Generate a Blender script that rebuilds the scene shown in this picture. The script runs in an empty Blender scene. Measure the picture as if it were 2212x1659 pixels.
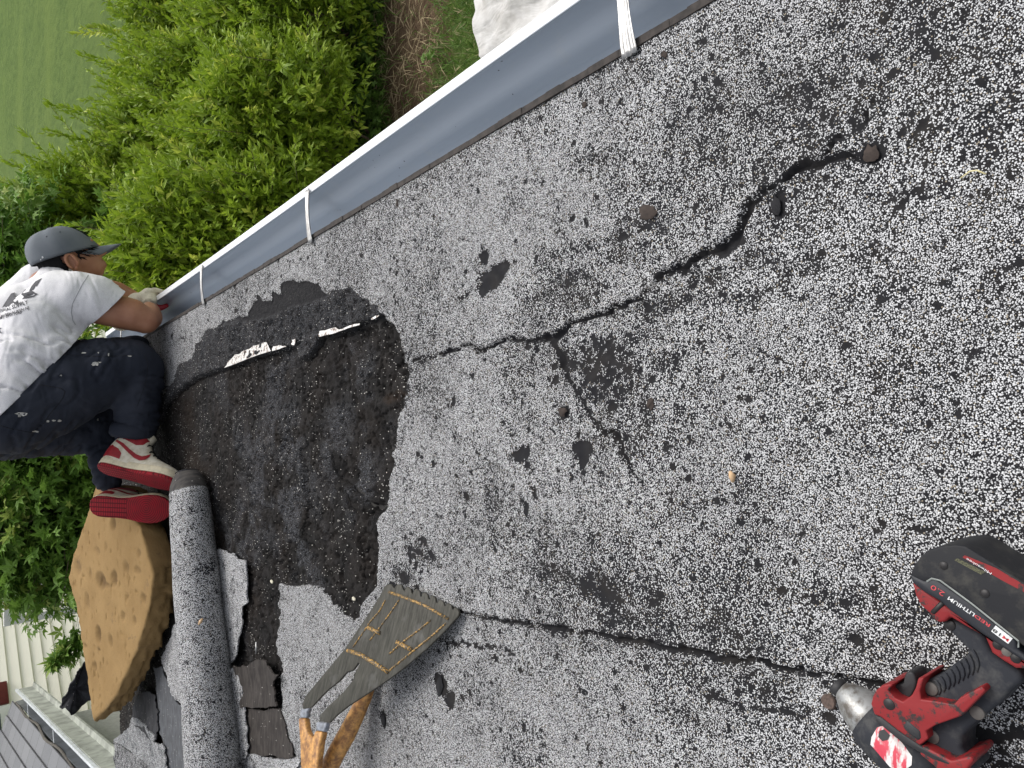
import bpy, bmesh, math, random
import numpy as np
from mathutils import Vector, Matrix
from mathutils.bvhtree import BVHTree
from mathutils.geometry import tessellate_polygon
random.seed(7); rng = np.random.default_rng(7)
S = bpy.context.scene; COL = S.collection
R = math.radians
# ------------------------------------------------------------------ camera, sky, sun, exposure
PITCH = R(39.7); CH = 0.80; FPX = 1600.0; FW, FH = 2212.0, 1659.0
sp_, cp_ = math.sin(PITCH), math.cos(PITCH)
cam = bpy.data.cameras.new('camera'); cam_o = bpy.data.objects.new('camera', cam); COL.objects.link(cam_o)
cam.sensor_width = 36; cam.lens = FPX/FW*36; cam.clip_end = 2000; cam.clip_start = 0.02
Fv = Vector((0, cp_, -sp_)); Uv = Vector((0, sp_, cp_))
m = Matrix.Identity(4)
for i in range(3):
    m[i][0] = -Uv[i]; m[i][1] = (1, 0, 0)[i]; m[i][2] = -Fv[i]
m[2][3] = CH
cam_o.matrix_world = m
S.camera = cam_o
world = bpy.data.worlds.new('World'); S.world = world; world.use_nodes = True
wn = world.node_tree.nodes; wl = world.node_tree.links; wn.clear()
SUN_EL, SUN_AZ = R(56), R(50)          # azimuth from +Y towards +X
sky = wn.new('ShaderNodeTexSky'); sky.sky_type = 'NISHITA'; sky.sun_disc = False
sky.sun_elevation = SUN_EL; sky.sun_rotation = SUN_AZ; sky.air_density = 1.0; sky.dust_density = 4.0; sky.ozone_density = 1.0
hs = wn.new('ShaderNodeHueSaturation'); hs.inputs['Saturation'].default_value = 0.28
bg = wn.new('ShaderNodeBackground'); bg.inputs[1].default_value = 0.15
wo = wn.new('ShaderNodeOutputWorld')
wl.new(sky.outputs[0], hs.inputs['Color']); wl.new(hs.outputs[0], bg.inputs[0]); wl.new(bg.outputs[0], wo.inputs[0])
sun = bpy.data.lights.new('sun', 'SUN'); sun.energy = 1.0; sun.angle = R(35); sun.color = (1.0, 0.97, 0.92)
sun_o = bpy.data.objects.new('sun', sun); COL.objects.link(sun_o)
sd_ = Vector((math.sin(SUN_AZ)*math.cos(SUN_EL), math.cos(SUN_AZ)*math.cos(SUN_EL), math.sin(SUN_EL)))
sun_o.rotation_euler = sd_.to_track_quat('Z', 'Y').to_euler(); sun_o.location = (0, 0, 20)
S.view_settings.view_transform = 'Standard'; S.view_settings.look = 'None'; S.view_settings.gamma = 1
S.view_settings.exposure = 0.5
# ------------------------------------------------------------------ photo measurement helpers
CAM = Vector((0, 0, CH))
def ray(X, Y):
    u, v = FH - Y, X
    return Vector(((u-FH/2), 0, 0)) + Fv*FPX - Uv*(v-FW/2)
def P(X, Y, z=0.0):                     # photo point -> point at height z
    d = ray(X, Y); t = (z-CH)/d.z; return CAM + d*t
def Q(X, Y, y):                         # photo point -> point at distance y
    d = ray(X, Y); return CAM + d*(y/d.y)
def MPP(X, Y, y):                       # metres per photo pixel there
    return y/ray(X, Y).y
class Plane3:
    def __init__(s, a, b, c):
        s.o = a; s.n = (b-a).cross(c-a).normalized()
    def __call__(s, X, Y, off=0.0):
        d = ray(X, Y); n = s.n if s.n.z > 0 else -s.n
        t = (s.o + n*off - CAM).dot(n)/d.dot(n); return CAM + d*t
# ------------------------------------------------------------------ object helpers
def link(o, parent=None):
    COL.objects.link(o)
    if parent is not None:
        o.parent = parent
        if parent.type == 'EMPTY' or parent.location.length > 0:
            o.matrix_parent_inverse = Matrix.Translation(-Vector(parent.location)) if not parent.parent else Matrix.Identity(4)
    return o
def tag(o, label=None, cat=None, group=None, kind=None):
    if label: o['label'] = label
    if cat: o['category'] = cat
    if group: o['group'] = group
    if kind: o['kind'] = kind
    return o
def thing(name, label, cat, loc, group=None):
    o = bpy.data.objects.new(name, None); o.location = loc; o.empty_display_size = 0.1; COL.objects.link(o)
    return tag(o, label, cat, group)
def mesh(name, verts, faces, mat=None, parent=None, smooth=False):
    me = bpy.data.meshes.new(name); me.from_pydata([tuple(v) for v in verts], [], faces); me.update()
    if mat is not None:
        for mm in (mat if isinstance(mat, (list, tuple)) else [mat]): me.materials.append(mm)
    if smooth: me.polygons.foreach_set('use_smooth', [True]*len(me.polygons))
    o = bpy.data.objects.new(name, me); return link(o, parent)
def fast_mesh(name, V, Fq, mat, parent=None, smooth=False):
    me = bpy.data.meshes.new(name); k = Fq.shape[1]
    me.vertices.add(len(V)); me.vertices.foreach_set('co', V.astype(np.float32).ravel())
    me.loops.add(Fq.size); me.loops.foreach_set('vertex_index', Fq.astype(np.int32).ravel())
    me.polygons.add(len(Fq)); me.polygons.foreach_set('loop_start', np.arange(0, Fq.size, k, dtype=np.int32))
    me.polygons.foreach_set('use_smooth', np.full(len(Fq), smooth))
    me.materials.append(mat); me.update(calc_edges=True)
    o = bpy.data.objects.new(name, me); return link(o, parent)
def fcol(o, name, arr):
    a = o.data.color_attributes.new(name, 'FLOAT_COLOR', 'POINT')
    full = np.ones((len(arr), 4), np.float32); full[:, :arr.shape[1]] = arr
    a.data.foreach_set('color', full.ravel())
def bake(o):
    dg = bpy.context.evaluated_depsgraph_get(); e = o.evaluated_get(dg)
    me = bpy.data.meshes.new_from_object(e); o.modifiers.clear(); old = o.data; o.data = me
    return o
def bvh(o):
    me = o.data
    return BVHTree.FromPolygons([v.co.copy() for v in me.vertices], [tuple(p.vertices) for p in me.polygons])
class MB:
    def __init__(s): s.v = []; s.f = []
    def add(s, v, f):
        n = len(s.v); s.v += [Vector(a) for a in v]; s.f += [tuple(i+n for i in q) for q in f]; return s
    def box(s, c, h, rot=None):
        M = rot if rot is not None else Matrix.Identity(3)
        vs = [Vector(c) + M @ Vector((h[0]*a, h[1]*b, h[2]*d)) for a in (-1, 1) for b in (-1, 1) for d in (-1, 1)]
        return s.add(vs, [(0,1,3,2),(4,6,7,5),(0,4,5,1),(2,3,7,6),(0,2,6,4),(1,5,7,3)])
    def tube(s, pts, rs, n=8, cap=True):
        pts = [Vector(p) for p in pts]
        if not hasattr(rs, '__len__'): rs = [rs]*len(pts)
        ring = []; up = Vector((0.13, 0.31, 0.94)).normalized()
        v = []; f = []
        for i, p in enumerate(pts):
            t = (pts[min(i+1, len(pts)-1)] - pts[max(i-1, 0)]).normalized()
            a = t.cross(up)
            if a.length < 1e-3: a = t.cross(Vector((1, 0, 0)))
            a.normalize(); b = t.cross(a)
            for k in range(n):
                an = 2*math.pi*k/n; v.append(p + (a*math.cos(an)+b*math.sin(an))*rs[i])
        for i in range(len(pts)-1):
            for k in range(n):
                f.append((i*n+k, i*n+(k+1) % n, (i+1)*n+(k+1) % n, (i+1)*n+k))
        if cap: f.append(tuple(range(n))[::-1]); f.append(tuple((len(pts)-1)*n+k for k in range(n)))
        return s.add(v, f)
    def prism(s, top, bot):              # matching 3D outlines
        n = len(top); tris = tessellate_polygon([[Vector(p) for p in top]])
        f = [tuple(t) for t in tris] + [tuple(i+n for i in t)[::-1] for t in tris]
        f += [(i, (i+1) % n, n+(i+1) % n, n+i) for i in range(n)]
        return s.add(list(top)+list(bot), f)
    def build(s, name, mat, parent=None, smooth=False, bevel=0, seg=2):
        o = mesh(name, s.v, s.f, mat, parent, smooth)
        bm = bmesh.new(); bm.from_mesh(o.data); bmesh.ops.recalc_face_normals(bm, faces=bm.faces)
        if bevel: bmesh.ops.dissolve_limit(bm, angle_limit=R(2), verts=bm.verts, edges=bm.edges)
        bm.to_mesh(o.data); bm.free()
        if bevel:
            b = o.modifiers.new('b', 'BEVEL'); b.width = bevel; b.segments = seg; b.limit_method = 'ANGLE'; b.angle_limit = R(40)
            bake(o); o.data.polygons.foreach_set('use_smooth', [True]*len(o.data.polygons))
            try: o.data.set_sharp_from_angle(angle=R(50))
            except Exception: pass
        return o
def jag(poly, amp, seed, levels=3, closed=True):   # roughen an outline by midpoint displacement
    r = random.Random(seed); pts = [Vector((p[0], p[1])) for p in poly]
    for L in range(levels):
        out = []; n = len(pts)
        for i in range(n if closed else n-1):
            a, b = pts[i], pts[(i+1) % n]; d = b-a; out.append(a)
            if d.length > amp*1.2:
                out.append((a+b)/2 + Vector((-d.y, d.x)).normalized()*r.uniform(-1, 1)*min(amp, d.length*.25))
        if not closed: out.append(pts[-1])
        pts = out; amp *= .6
    return [(p.x, p.y) for p in pts]
# ------------------------------------------------------------------ node helpers
class NT:
    def __init__(s, name):
        s.m = bpy.data.materials.new(name); s.m.use_nodes = True; s.n = s.m.node_tree.nodes; s.l = s.m.node_tree.links
        s.b = s.n['Principled BSDF']; s.tc = s.n.new('ShaderNodeTexCoord')
    def put(s, sock, v):
        if hasattr(v, 'is_output') or isinstance(v, bpy.types.NodeSocket): s.l.new(v, sock)
        elif isinstance(v, (tuple, list)) and len(v) == 3 and sock.type == 'RGBA': sock.default_value = (*v, 1)
        else: sock.default_value = v
    def math(s, op, a, b=0.0, c=None, clamp=False):
        n = s.n.new('ShaderNodeMath'); n.operation = op; n.use_clamp = clamp; s.put(n.inputs[0], a); s.put(n.inputs[1], b)
        if c is not None: s.put(n.inputs[2], c)
        return n.outputs[0]
    def noise(s, scale, detail=2, rough=.5, vec=None, dist=0, col=False):
        n = s.n.new('ShaderNodeTexNoise'); n.inputs['Scale'].default_value = scale; n.inputs['Detail'].default_value = detail
        n.inputs['Roughness'].default_value = rough; n.inputs['Distortion'].default_value = dist
        s.l.new(vec or s.tc.outputs['Object'], n.inputs['Vector']); return n.outputs[1 if col else 0]
    def vor(s, scale, vec=None, feature='F1', rnd=1.0):
        n = s.n.new('ShaderNodeTexVoronoi'); n.feature = feature; n.inputs['Scale'].default_value = scale
        n.inputs['Randomness'].default_value = rnd
        s.l.new(vec or s.tc.outputs['Object'], n.inputs['Vector']); return n.outputs
    def sep(s, v):
        n = s.n.new('ShaderNodeSeparateColor'); s.l.new(v, n.inputs[0]); return n.outputs
    def mix(s, f, a, b, mode='MIX'):
        n = s.n.new('ShaderNodeMix'); n.data_type = 'RGBA'; n.blend_type = mode; s.put(n.inputs[0], f); s.put(n.inputs[6], a); s.put(n.inputs[7], b); return n.outputs[2]
    def ramp(s, v, a, b, lo=0.0, hi=1.0):
        n = s.n.new('ShaderNodeMapRange'); s.put(n.inputs[0], v); n.inputs[1].default_value = a; n.inputs[2].default_value = b
        n.inputs[3].default_value = lo; n.inputs[4].default_value = hi; return n.outputs[0]
    def attr(s, name):
        n = s.n.new('ShaderNodeAttribute'); n.attribute_name = name; return n.outputs
    def mapping(s, scale=(1, 1, 1), rot=(0, 0, 0), loc=(0, 0, 0), src='Object'):
        n = s.n.new('ShaderNodeMapping'); n.inputs[3].default_value = scale; n.inputs[2].default_value = rot; n.inputs[1].default_value = loc
        s.l.new(s.tc.outputs[src], n.inputs[0]); return n.outputs[0]
    def bump(s, h, strength=.5, dist=.001, normal=None):
        n = s.n.new('ShaderNodeBump'); s.put(n.inputs['Height'], h); n.inputs['Strength'].default_value = strength; n.inputs['Distance'].default_value = dist
        if normal is not None: s.l.new(normal, n.inputs['Normal'])
        s.l.new(n.outputs[0], s.b.inputs['Normal']); return n.outputs[0]
    def fin(s, col=None, rough=None, metal=None, spec=None):
        if col is not None: s.put(s.b.inputs['Base Color'], col)
        if rough is not None: s.put(s.b.inputs['Roughness'], rough)
        if metal is not None: s.put(s.b.inputs['Metallic'], metal)
        if spec is not None: s.put(s.b.inputs['Specular IOR Level'], spec)
        return s.m
def simple(name, c, rough=.6, metal=0.0, var=.25, scale=30, spec=.5, bump=0, bscale=200, bdist=.001, c2=None, lo=.4, hi=.65):
    t = NT(name); n = t.noise(scale, 4, .6)
    c2 = c2 or tuple(x*(1-var) for x in c)
    col = t.mix(t.ramp(n, lo, hi), c, c2)
    if bump: t.bump(t.noise(bscale, 3), bump, bdist)
    return t.fin(col, rough, metal, spec)
def granule_color(t, sparse, base=(.026, .0265, .031), scale=590):
    """ceramic granules set in bitumen: sparse 0..1 lowers the cover"""
    vo = t.vor(scale); rc = t.sep(vo['Color'])
    clump = t.noise(75, 3, .7); big = t.noise(5, 3, .6)
    cover = t.math('SUBTRACT', t.math('ADD', t.ramp(clump, .32, .68, -.30, .26), 1.04), t.math('MULTIPLY', sparse, 1.0))
    cover = t.math('SUBTRACT', cover, t.ramp(big, .45, .75, 0, .24))
    wv2 = t.n.new('ShaderNodeVectorMath'); wv2.operation = 'MULTIPLY_ADD'; t.l.new(t.noise(130, 2, .5, None, 0, True), wv2.inputs[0]); wv2.inputs[1].default_value = (.012, .012, .012); t.l.new(t.tc.outputs['Object'], wv2.inputs[2]); cl2 = t.vor(85, wv2.outputs[0]); cs2 = t.sep(cl2['Color']); cover = t.math('SUBTRACT', cover, t.math('MULTIPLY', t.math('LESS_THAN', cs2[0], .05), t.ramp(cl2['Distance'], .25, .6, .9, 0)))
    cover = t.math('SUBTRACT', cover, t.ramp(t.noise(22, 3, .6), .5, .72, 0, .38))
    on = t.math('GREATER_THAN', cover, rc[0])
    shape = t.ramp(t.math('ADD', vo['Distance'], t.math('MULTIPLY', rc[2], .18)), .56, .68, 1, 0)
    msk = t.math('MULTIPLY', on, shape)
    g = t.mix(t.math('POWER', rc[1], 1.8), (.67, .675, .68), (.28, .28, .29))
    g = t.mix(t.math('GREATER_THAN', rc[1], .95), g, (.30, .26, .20))
    col = t.mix(msk, base, g)
    return col, msk, vo
# ------------------------------------------------------------------ numpy noise
def vnoise(x, y, sc, seed):
    r = np.random.default_rng(seed).random((128, 128)); x = x*sc; y = y*sc
    xi = np.floor(x).astype(int); yi = np.floor(y).astype(int); fx = x-xi; fy = y-yi
    fx = fx*fx*(3-2*fx); fy = fy*fy*(3-2*fy); g = lambda a, b: r[a % 128, b % 128]
    return (g(xi, yi)*(1-fx)+g(xi+1, yi)*fx)*(1-fy)+(g(xi, yi+1)*(1-fx)+g(xi+1, yi+1)*fx)*fy
def fbm(x, y, sc, seed, o=4, gain=.5):
    s = 0; a = 1; tot = 0
    for k in range(o): s = s+a*vnoise(x, y, sc*2**k, seed+k); tot += a; a *= gain
    return s/tot
def seg_dist(px, py, pts, closed=True, widths=None):
    """distance to outline; sign by even-odd when closed; with widths returns min(dist/width)"""
    best = np.full(px.shape, 1e9); ins = np.zeros(px.shape, bool); n = len(pts)
    for i in range(n if closed else n-1):
        ax, ay = pts[i]; bx, by = pts[(i+1) % n]; dx, dy = bx-ax, by-ay; L = dx*dx+dy*dy+1e-12
        t = np.clip(((px-ax)*dx+(py-ay)*dy)/L, 0, 1)
        d = np.hypot(px-ax-t*dx, py-ay-t*dy)
        if widths is not None: d = d/(widths[i]*(1-t)+widths[(i+1) % n]*t)
        best = np.minimum(best, d)
        if closed:
            c = ((ay > py) != (by > py)) & (px < (bx-ax)*(py-ay)/(by-ay+1e-15)+ax); ins ^= c
    return np.where(ins, best, -best) if closed else best
def W2(poly, z=0): return [tuple(P(a, b, z)[:2]) for a, b in poly]
zA = lambda x, y: (329.2+x*.2728, 576+y*.2728)
zB = lambda x, y: (329.2+x*.2728, 932.6+y*.2728)
zC = lambda x, y: (x*.3387, 1097.2+y*.3387)
zE = lambda x, y: (877.8+x*.3720, 493.7+y*.3720)       # 1600,900 crop
zF = lambda x, y: (1371.5+x*.3472, 219.4+y*.3472)      # 2500,400 crop
zT = lambda x, y: (603.5+x*.2725, 1206.9+y*.2725)      # tool crop
zD = lambda x, y: (1700.7+x*.3222, 1124.6+y*.3222)     # drill crop
z1 = lambda x, y: (x*.2232, 411.5+y*.2232)             # person top
z2 = lambda x, y: (x*.2232, 740.6+y*.2232)             # person bottom
# ------------------------------------------------------------------ the roof: eave line and frame
Ea, Eb = P(680, 510), P(1520, 10)
gd = (Ea-Eb).normalized()                       # along the eave, away from camera
gn = Vector((gd.y, -gd.x, 0))                   # outwards (to the right)
E0 = Ea - gd*(Ea-Vector((0, 0, 0))).dot(gd)     # eave point level with the camera
def EV(s, w, z): return E0 + gd*s + gn*w + Vector((0, 0, z))
S0, S1 = -.9, 4.02
house = thing('house', 'low house with a white granule flat roof being stripped, seen from on top', 'house', tuple(EV(1.5, -1.2, -2.6)))
hole = [zA(*p) for p in [(100,1015),(160,930),(215,790),(290,750),(350,640),(420,545),(520,480),(640,420),(680,390),(770,410),(800,290),(830,220),(870,265),(940,270),(950,190),(1020,220),(1035,120),(1110,100),(1200,115),(1310,125),(1330,170),(1380,215),(1440,180),(1570,160),(1620,215),(1720,290),(1820,370),(1900,460),(1960,550),(2005,690),(2035,840),(2030,1000),(2000,1090),(1970,1150),(1950,1290),(1930,1400)]]
hole += [zB(*p) for p in [(1940,130),(1900,200),(1880,380),(1860,560),(1790,680),(1780,760),(1790,900),(1790,1000),(1780,1060),(1790,1180),(1740,1270),(1700,1310),(1650,1380),(1640,1460),(1600,1510),(1500,1440),(1420,1380),(1360,1290),(1320,1230),(1180,1215),(1000,1200)]]
hole += [zC(*p) for p in [(1785,550),(1790,650),(1775,760),(1770,900),(1800,990),(1790,1100),(1830,1500),(1890,1580),(1640,1600),(1540,1640),(1500,1900)]]
hole = W2(jag(hole, 7, 3, 3, False))
far = [(-2.6, P(508, 1740)[1]), (-2.6, 4.6), (.0, 4.6), (-.1, 3.35)]
hole_w = hole + far
band = W2([zA(*p) for p in [(60,1250),(100,1100),(200,990),(340,890),(450,845),(570,800),(930,680),(1130,625),(1180,740),(1260,700),(1290,620),(1320,550),(1480,510),(1700,430),(1830,370)]] + [(860,640),(760,560),(500,560),(330,700),(300,860)])
smooth_p = W2([zA(*p) for p in [(640,420),(760,430),(900,410),(1000,370),(1100,320),(1250,290),(1400,235),(1330,60),(1000,60),(780,200)]])
nw = 540; ns = 1090
wv = np.linspace(0, -2.5, nw); sv = np.linspace(S0, S1, ns)
Wg, Sg = np.meshgrid(wv, sv)
gx = (E0.x+gd.x*Sg+gn.x*Wg).ravel(); gy = (E0.y+gd.y*Sg+gn.y*Wg).ravel()
# sharper far region: outline noise
jx = (fbm(gx, gy, 40, 5)-.5)*.014; jy = (fbm(gx, gy, 40, 15)-.5)*.014
sd_h = seg_dist(gx+jx*.6, gy+jy*.6, hole_w)
sd_b = seg_dist(gx+jx, gy+jy, band)
sd_s = seg_dist(gx, gy, smooth_p)
inside = np.clip(sd_h/.006+.5, 0, 1)
# bald spots: (X, Y, rx, ry) in photo units, in plan
jx3 = (fbm(gx, gy, 110, 25, 2)-.5)*.010; jy3 = (fbm(gx, gy, 110, 28, 2)-.5)*.010; wnz = fbm(gx, gy, 32, 37, 3, .6)
def crack(pts, ws):
    pts3 = [P(a, b) for a, b in pts]; out = [tuple(p[:2]) for p in pts3]
    wm = [w*CH/(-ray(a, b).z) for (a, b), w in zip(pts, ws)]
    q = seg_dist(gx+jx*1.2+jx3, gy+jy*1.2+jy3, out, False, wm); return q/(.45+1.15*wnz)
cA = crack([(884,775),(912,780),(940,776),(952,766),(975,760),(1000,751),(1018,748),(1040,760),(1052,752),(1075,738),(1100,734),(1130,733),(1165,729),(1195,738),(1204,728),(1220,716),(1240,702),(1270,686),(1300,680),(1325,672),(1350,665),(1385,648),(1405,630),(1415,605),(1450,585),(1490,572),(1510,550),(1545,545),(1575,530),(1598,508),(1605,480),(1625,445),(1655,412),(1690,390),(1725,362),(1760,350),(1780,345),(1850,333)],
           [2,2,2,3,3,2,3,5,4,3,4,3,4,8,8,7,6,6,5,5,4,4,4,5,7,5,5,4,13,12,14,7,6,5,7,7,9,4])
cB = crack([(1197,738),(1205,760),(1212,785),(1222,812),(1240,840),(1262,875),(1285,912),(1300,925),(1322,933),(1338,955),(1350,985),(1368,1020),(1390,1050)], [6,5,9,7,6,5,4,2.5,2.5,6,5,4,2])
_jx, _jy = jx, jy; jx = jx*.25; jy = jy*.25
cC = crack([(975,1318),(1080,1340),(1180,1353),(1300,1371),(1430,1396),(1520,1413),(1650,1432),(1720,1446),(1800,1460),(1900,1480),(2000,1500)], [2.5,3.4,3.4,3.4,4,4.5,4,4,4.5,5.5,5.5]); jx, jy = _jx, _jy
cD = crack([(1780,330),(1800,308),(1850,262),(1880,235),(1905,205)], [2,3,2.5,2,1.5])
cE = crack([(940,1382),(1000,1390),(1060,1398),(1110,1410)], [1.5,4,4,1.5])
cF = crack([(1500,1495),(1560,1512),(1640,1530),(1720,1550),(1780,1545)], [1.5,3,3,4,1.5])
cG = crack([(2090,1585),(2150,1590),(2240,1598)], [10,14,10]); cH = crack([(2100,1630),(2180,1660),(2260,1675)], [5,7,5])
bald = np.zeros_like(gx)
for c in (cA, cB, cC, cD, cE, cF, cG, cH): bald = np.maximum(bald, np.clip(1.35-c*.8, 0, 1))
def spot(X, Y, rx, ry=None, s=1.0, soft=.18):
    global bald
    ry = ry or rx; c = P(X, Y); k = CH/(-ray(X, Y).z)
    a = P(X+1, Y)-c                    # photo X runs mostly along y
    # image X -> plan y, image Y -> plan -x
    dy = (gy-c.y+jy*1.5)/(rx*abs(a.y)); dx = (gx-c.x+jx*1.5)/(ry*k)
    d = np.sqrt(dx*dx+dy*dy); bald = np.maximum(bald, s*np.clip((1+soft-d)/(2*soft), 0, 1))
for a in [(1060,597,28,22),(1048,618,20,18),(1080,580,16,14),(1044,556,7,16),(1007,630,6,6),(1258,975,19,20),(1262,990,12,17),(1118,982,17,15),(1138,980,8,8),(1140,1000,7,9),
          (1880,333,27,24),(1675,450,12,24),(1680,430,12,14),(1213,778,11,14),(1216,890,11,13),(1320,880,7,11),(1402,665,9,7),(1560,545,20,12),(1590,520,22,14),(1420,600,12,9),
          (945,1470,8,16),(955,1480,9,22),(972,1508,12,20),(900,1275,6,10),(828,1555,6,16),(875,1250,10,12),(848,1265,9,9),(1845,1383,13,13),(1790,1555,9,9),
          (1235,470,6,7),(1267,480,6,7),(1345,510,9,7),(1388,500,9,7),(905,985,4,5),(912,990,4,4),(940,1003,5,5),(1245,945,5,7),(1020,810,5,5),(1440,960,5,9),(1410,820,7,6),(1460,780,6,9),
          (1990,270,9,9),(1945,285,9,10),(1950,440,9,10),(1970,410,7,9),(1740,640,8,7),(1500,620,9,7),(1155,1060,5,14),(1135,1100,5,12),(1010,1075,5,8),(860,1355,8,20),(1000,1505,6,9),(1075,1420,5,7),(1165,1320,5,5)]:
    spot(*a)
for a in [(1250,640,34,26,.8),(1240,600,50,14,.6),(1330,560,50,16,.6),(1370,730,40,16,.6),(1430,780,30,12,.5),(1330,800,30,36,.4),(1270,800,26,38,.45),(1285,830,24,30,.45),(1340,760,26,30,.4),(1235,785,14,20,.7),(1300,740,20,16,.6),(1260,530,26,16,.7),(1320,520,22,14,.8),(1480,650,38,14,.9),(1540,600,40,12,.7),(1640,560,40,14,.7),(1230,600,30,16,.7),(1290,620,34,14,.7),(1190,640,40,14,.5),(1420,680,20,14,.6),(1730,580,60,14,.55),(1880,1300,90,22,.5),(1850,560,60,18,.55),(1780,1290,40,30,.5),(1300,1270,40,26,.55),(1180,1235,50,16,.5),(1500,1560,60,16,.45),
          (1990,1330,50,26,.5),(1950,420,60,14,.6),(1640,640,50,18,.5),(1180,560,26,22,.45),(1420,480,30,16,.5),(910,1190,40,26,.5),(870,1240,24,20,.7),(1080,1080,30,18,.4),(1340,1340,40,10,.4),(1110,440,30,18,.35),(1280,350,50,24,.35),(1500,220,70,26,.35),(1700,200,80,40,.35),(1900,640,70,30,.4),(1650,1500,60,20,.4),(1400,880,14,40,.4),(1300,960,12,50,.4)]:
    spot(*a[:4], s=a[4]*.8, soft=.9)
r2 = random.Random(5)
for i in range(45):                      # small knocked-out dots
    X = r2.uniform(860, 2190); Y = r2.uniform(640-(X-860)*.5, 1640); s = r2.uniform(2.5, 5)
    spot(X, Y, s, s*r2.uniform(.8, 1.6))
for i in range(26):
    X = r2.gauss(905, 24); Y = r2.gauss(1195, 26); spot(X, Y, r2.uniform(3, 6), r2.uniform(3, 7))
for i in range(70):
    X = r2.gauss(1300, 48); Y = r2.gauss(795, 50); spot(X, Y, r2.uniform(2.5, 8), r2.uniform(3, 9))
for i in range(26):
    X = r2.uniform(360, 700); Y = 800-(X-360)*.62+r2.uniform(-150, -10); spot(X, Y, r2.uniform(2, 3), r2.uniform(2, 5))
sparse = np.clip((fbm(gx, gy, 3.2, 31, 5, .6)-.50)*1.8, 0, .36) + np.clip((1.25-gy)*.08, 0, .06)
# heights
zz = (fbm(gx, gy, 2.2, 41, 3)-.5)*.006
cm = np.minimum.reduce([cA, cB, cC, cD]); zz += -.007*np.clip(1.3-cm, 0, 1)
zz += .004*np.exp(-((cA-2.0)/1.2)**2)*(cA > 1) + .003*np.exp(-((cC-2.2)/1.5)**2)*(cC > 1)
zz -= .0025*bald
n1 = fbm(gx*.6+gy*.1, gy*2.0, 14, 51, 4, .6)     # torn felt: ridges running across
ridge = np.abs(fbm(gx*2.4, gy*.6, 9, 61, 4, .55)-.5)*2
wob = (fbm(gx, gy, 18, 63)-.5)*.04
def tear(pts, w, hgt):
    d = seg_dist(gx+wob, gy+wob*.5, W2([zB(*p) for p in pts]), False)
    return -hgt*2.0*np.exp(-(d/w)**2)+hgt*.5*np.exp(-((d-w*2.2)/w)**2)
hz = -.009 + (n1-.5)*.004 - .003*np.exp(-(ridge/.05)**2)
fz = fbm(gx, gy, 4, 71, 4, .55)
rough_zone = np.clip((fz-.42)*5, 0, 1)
k_near = np.clip((2.75-gy)/.5, 0, 1)             # fibrous felt lies towards the camera
hz += (fbm(gx, gy, 70, 81, 3)-.5)*.006*np.clip(k_near*rough_zone+.15, 0, 1)
terr = np.floor(fbm(gx*1.6, gy*.8, 5, 91, 4, .55)*7)/7; hz += (terr-.5)*.012*k_near
for pts, w, h in [([(1160,130),(1180,300),(1185,430),(1225,520),(1210,640),(1190,850)], .0035, .009), ([(1420,200),(1450,380),(1560,420),(1700,560)], .004, .006), ([(830,580),(880,700),(900,780)], .004, .005),
                  ([(960,900),(980,1040),(1070,1100)], .005, .007), ([(1000,880),(1050,1000),(1070,1080)], .004, .006), ([(1600,880),(1650,1060),(1660,1200)], .005, .008), ([(660,850),(700,950),(740,1010)], .005, .005),
                  ([(860,930),(940,1000),(980,1160)], .005, .007), ([(1690,900),(1660,980),(1650,1000)], .004, .006), ([(1550,440),(1640,520),(1760,600)], .004, .006)]: hz += tear(pts, w, h)
cr_ = np.abs(fbm(gx, gy, 26, 141, 4, .6)-.5); hz -= .006*np.exp(-(cr_/.022)**2)*(.35+.65*k_near)
hz = -.009+(hz+.009)*1.9
bl = np.clip(sd_b/.004+.5, 0, 1)
hz += bl*.018 - .010*np.exp(-((sd_b+.004)/.005)**2) + bl*(fbm(gx, gy, 45, 85, 4, .6)-.5)*.012
sm = np.clip(sd_s/.01+.5, 0, 1); hz = hz*(1-sm) + sm*(-.003+(fbm(gx, gy, 10, 99, 3)-.5)*.004)
lipz = np.exp(-(np.maximum(-sd_h, 0)/.012)**2)*(fbm(gx, gy, 9, 131)-.25)*.008; zz += lipz
zz = zz*(1-inside)+hz*inside
roof = None
V = np.stack([gx, gy, zz], 1)
idx = np.arange(nw*ns).reshape(ns, nw)
Fq = np.stack([idx[:-1, :-1], idx[:-1, 1:], idx[1:, 1:], idx[1:, :-1]], -1).reshape(-1, 4)
# material of the roof sheet
t = NT('granule_cap_sheet')
a1 = t.sep(t.attr('mask')[0]); a2 = t.sep(t.attr('felt')[0])
gcol, gm, vo = granule_color(t, t.math('ADD', a1[2], t.math('MULTIPLY', a1[1], 1.2)))
tar = t.mix(t.ramp(t.noise(18, 3), .45, .7), (.012, .012, .014), (.018, .016, .015))
gcol2 = t.mix(gm, tar, gcol)
spk = t.vor(330); sc = t.sep(spk['Color'])
speck = t.math('MULTIPLY', t.math('LESS_THAN', sc[0], t.ramp(t.noise(7, 3), .4, .7, .006, .075)), t.math('LESS_THAN', spk['Distance'], .42))
crb = t.vor(150); fib = t.noise(420, 3, .7); fibm = t.ramp(fib, .50, .60)
felt = t.mix(t.ramp(t.noise(9, 4, .6), .4, .65), (.008, .0072, .007), (.017, .0135, .0115))
felt = t.mix(a2[1], felt, (.030, .019, .012))
streak = t.ramp(t.noise(30, 4, .7, t.mapping((6, .7, 1))), .45, .75); felt = t.mix(t.math('MULTIPLY', streak, .35), felt, (.034, .031, .029))
felt = t.mix(t.math('MULTIPLY', fibm, a2[2]), felt, (.125, .13, .145))
felt = t.mix(a2[0], felt, (.015, .0145, .016))
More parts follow.
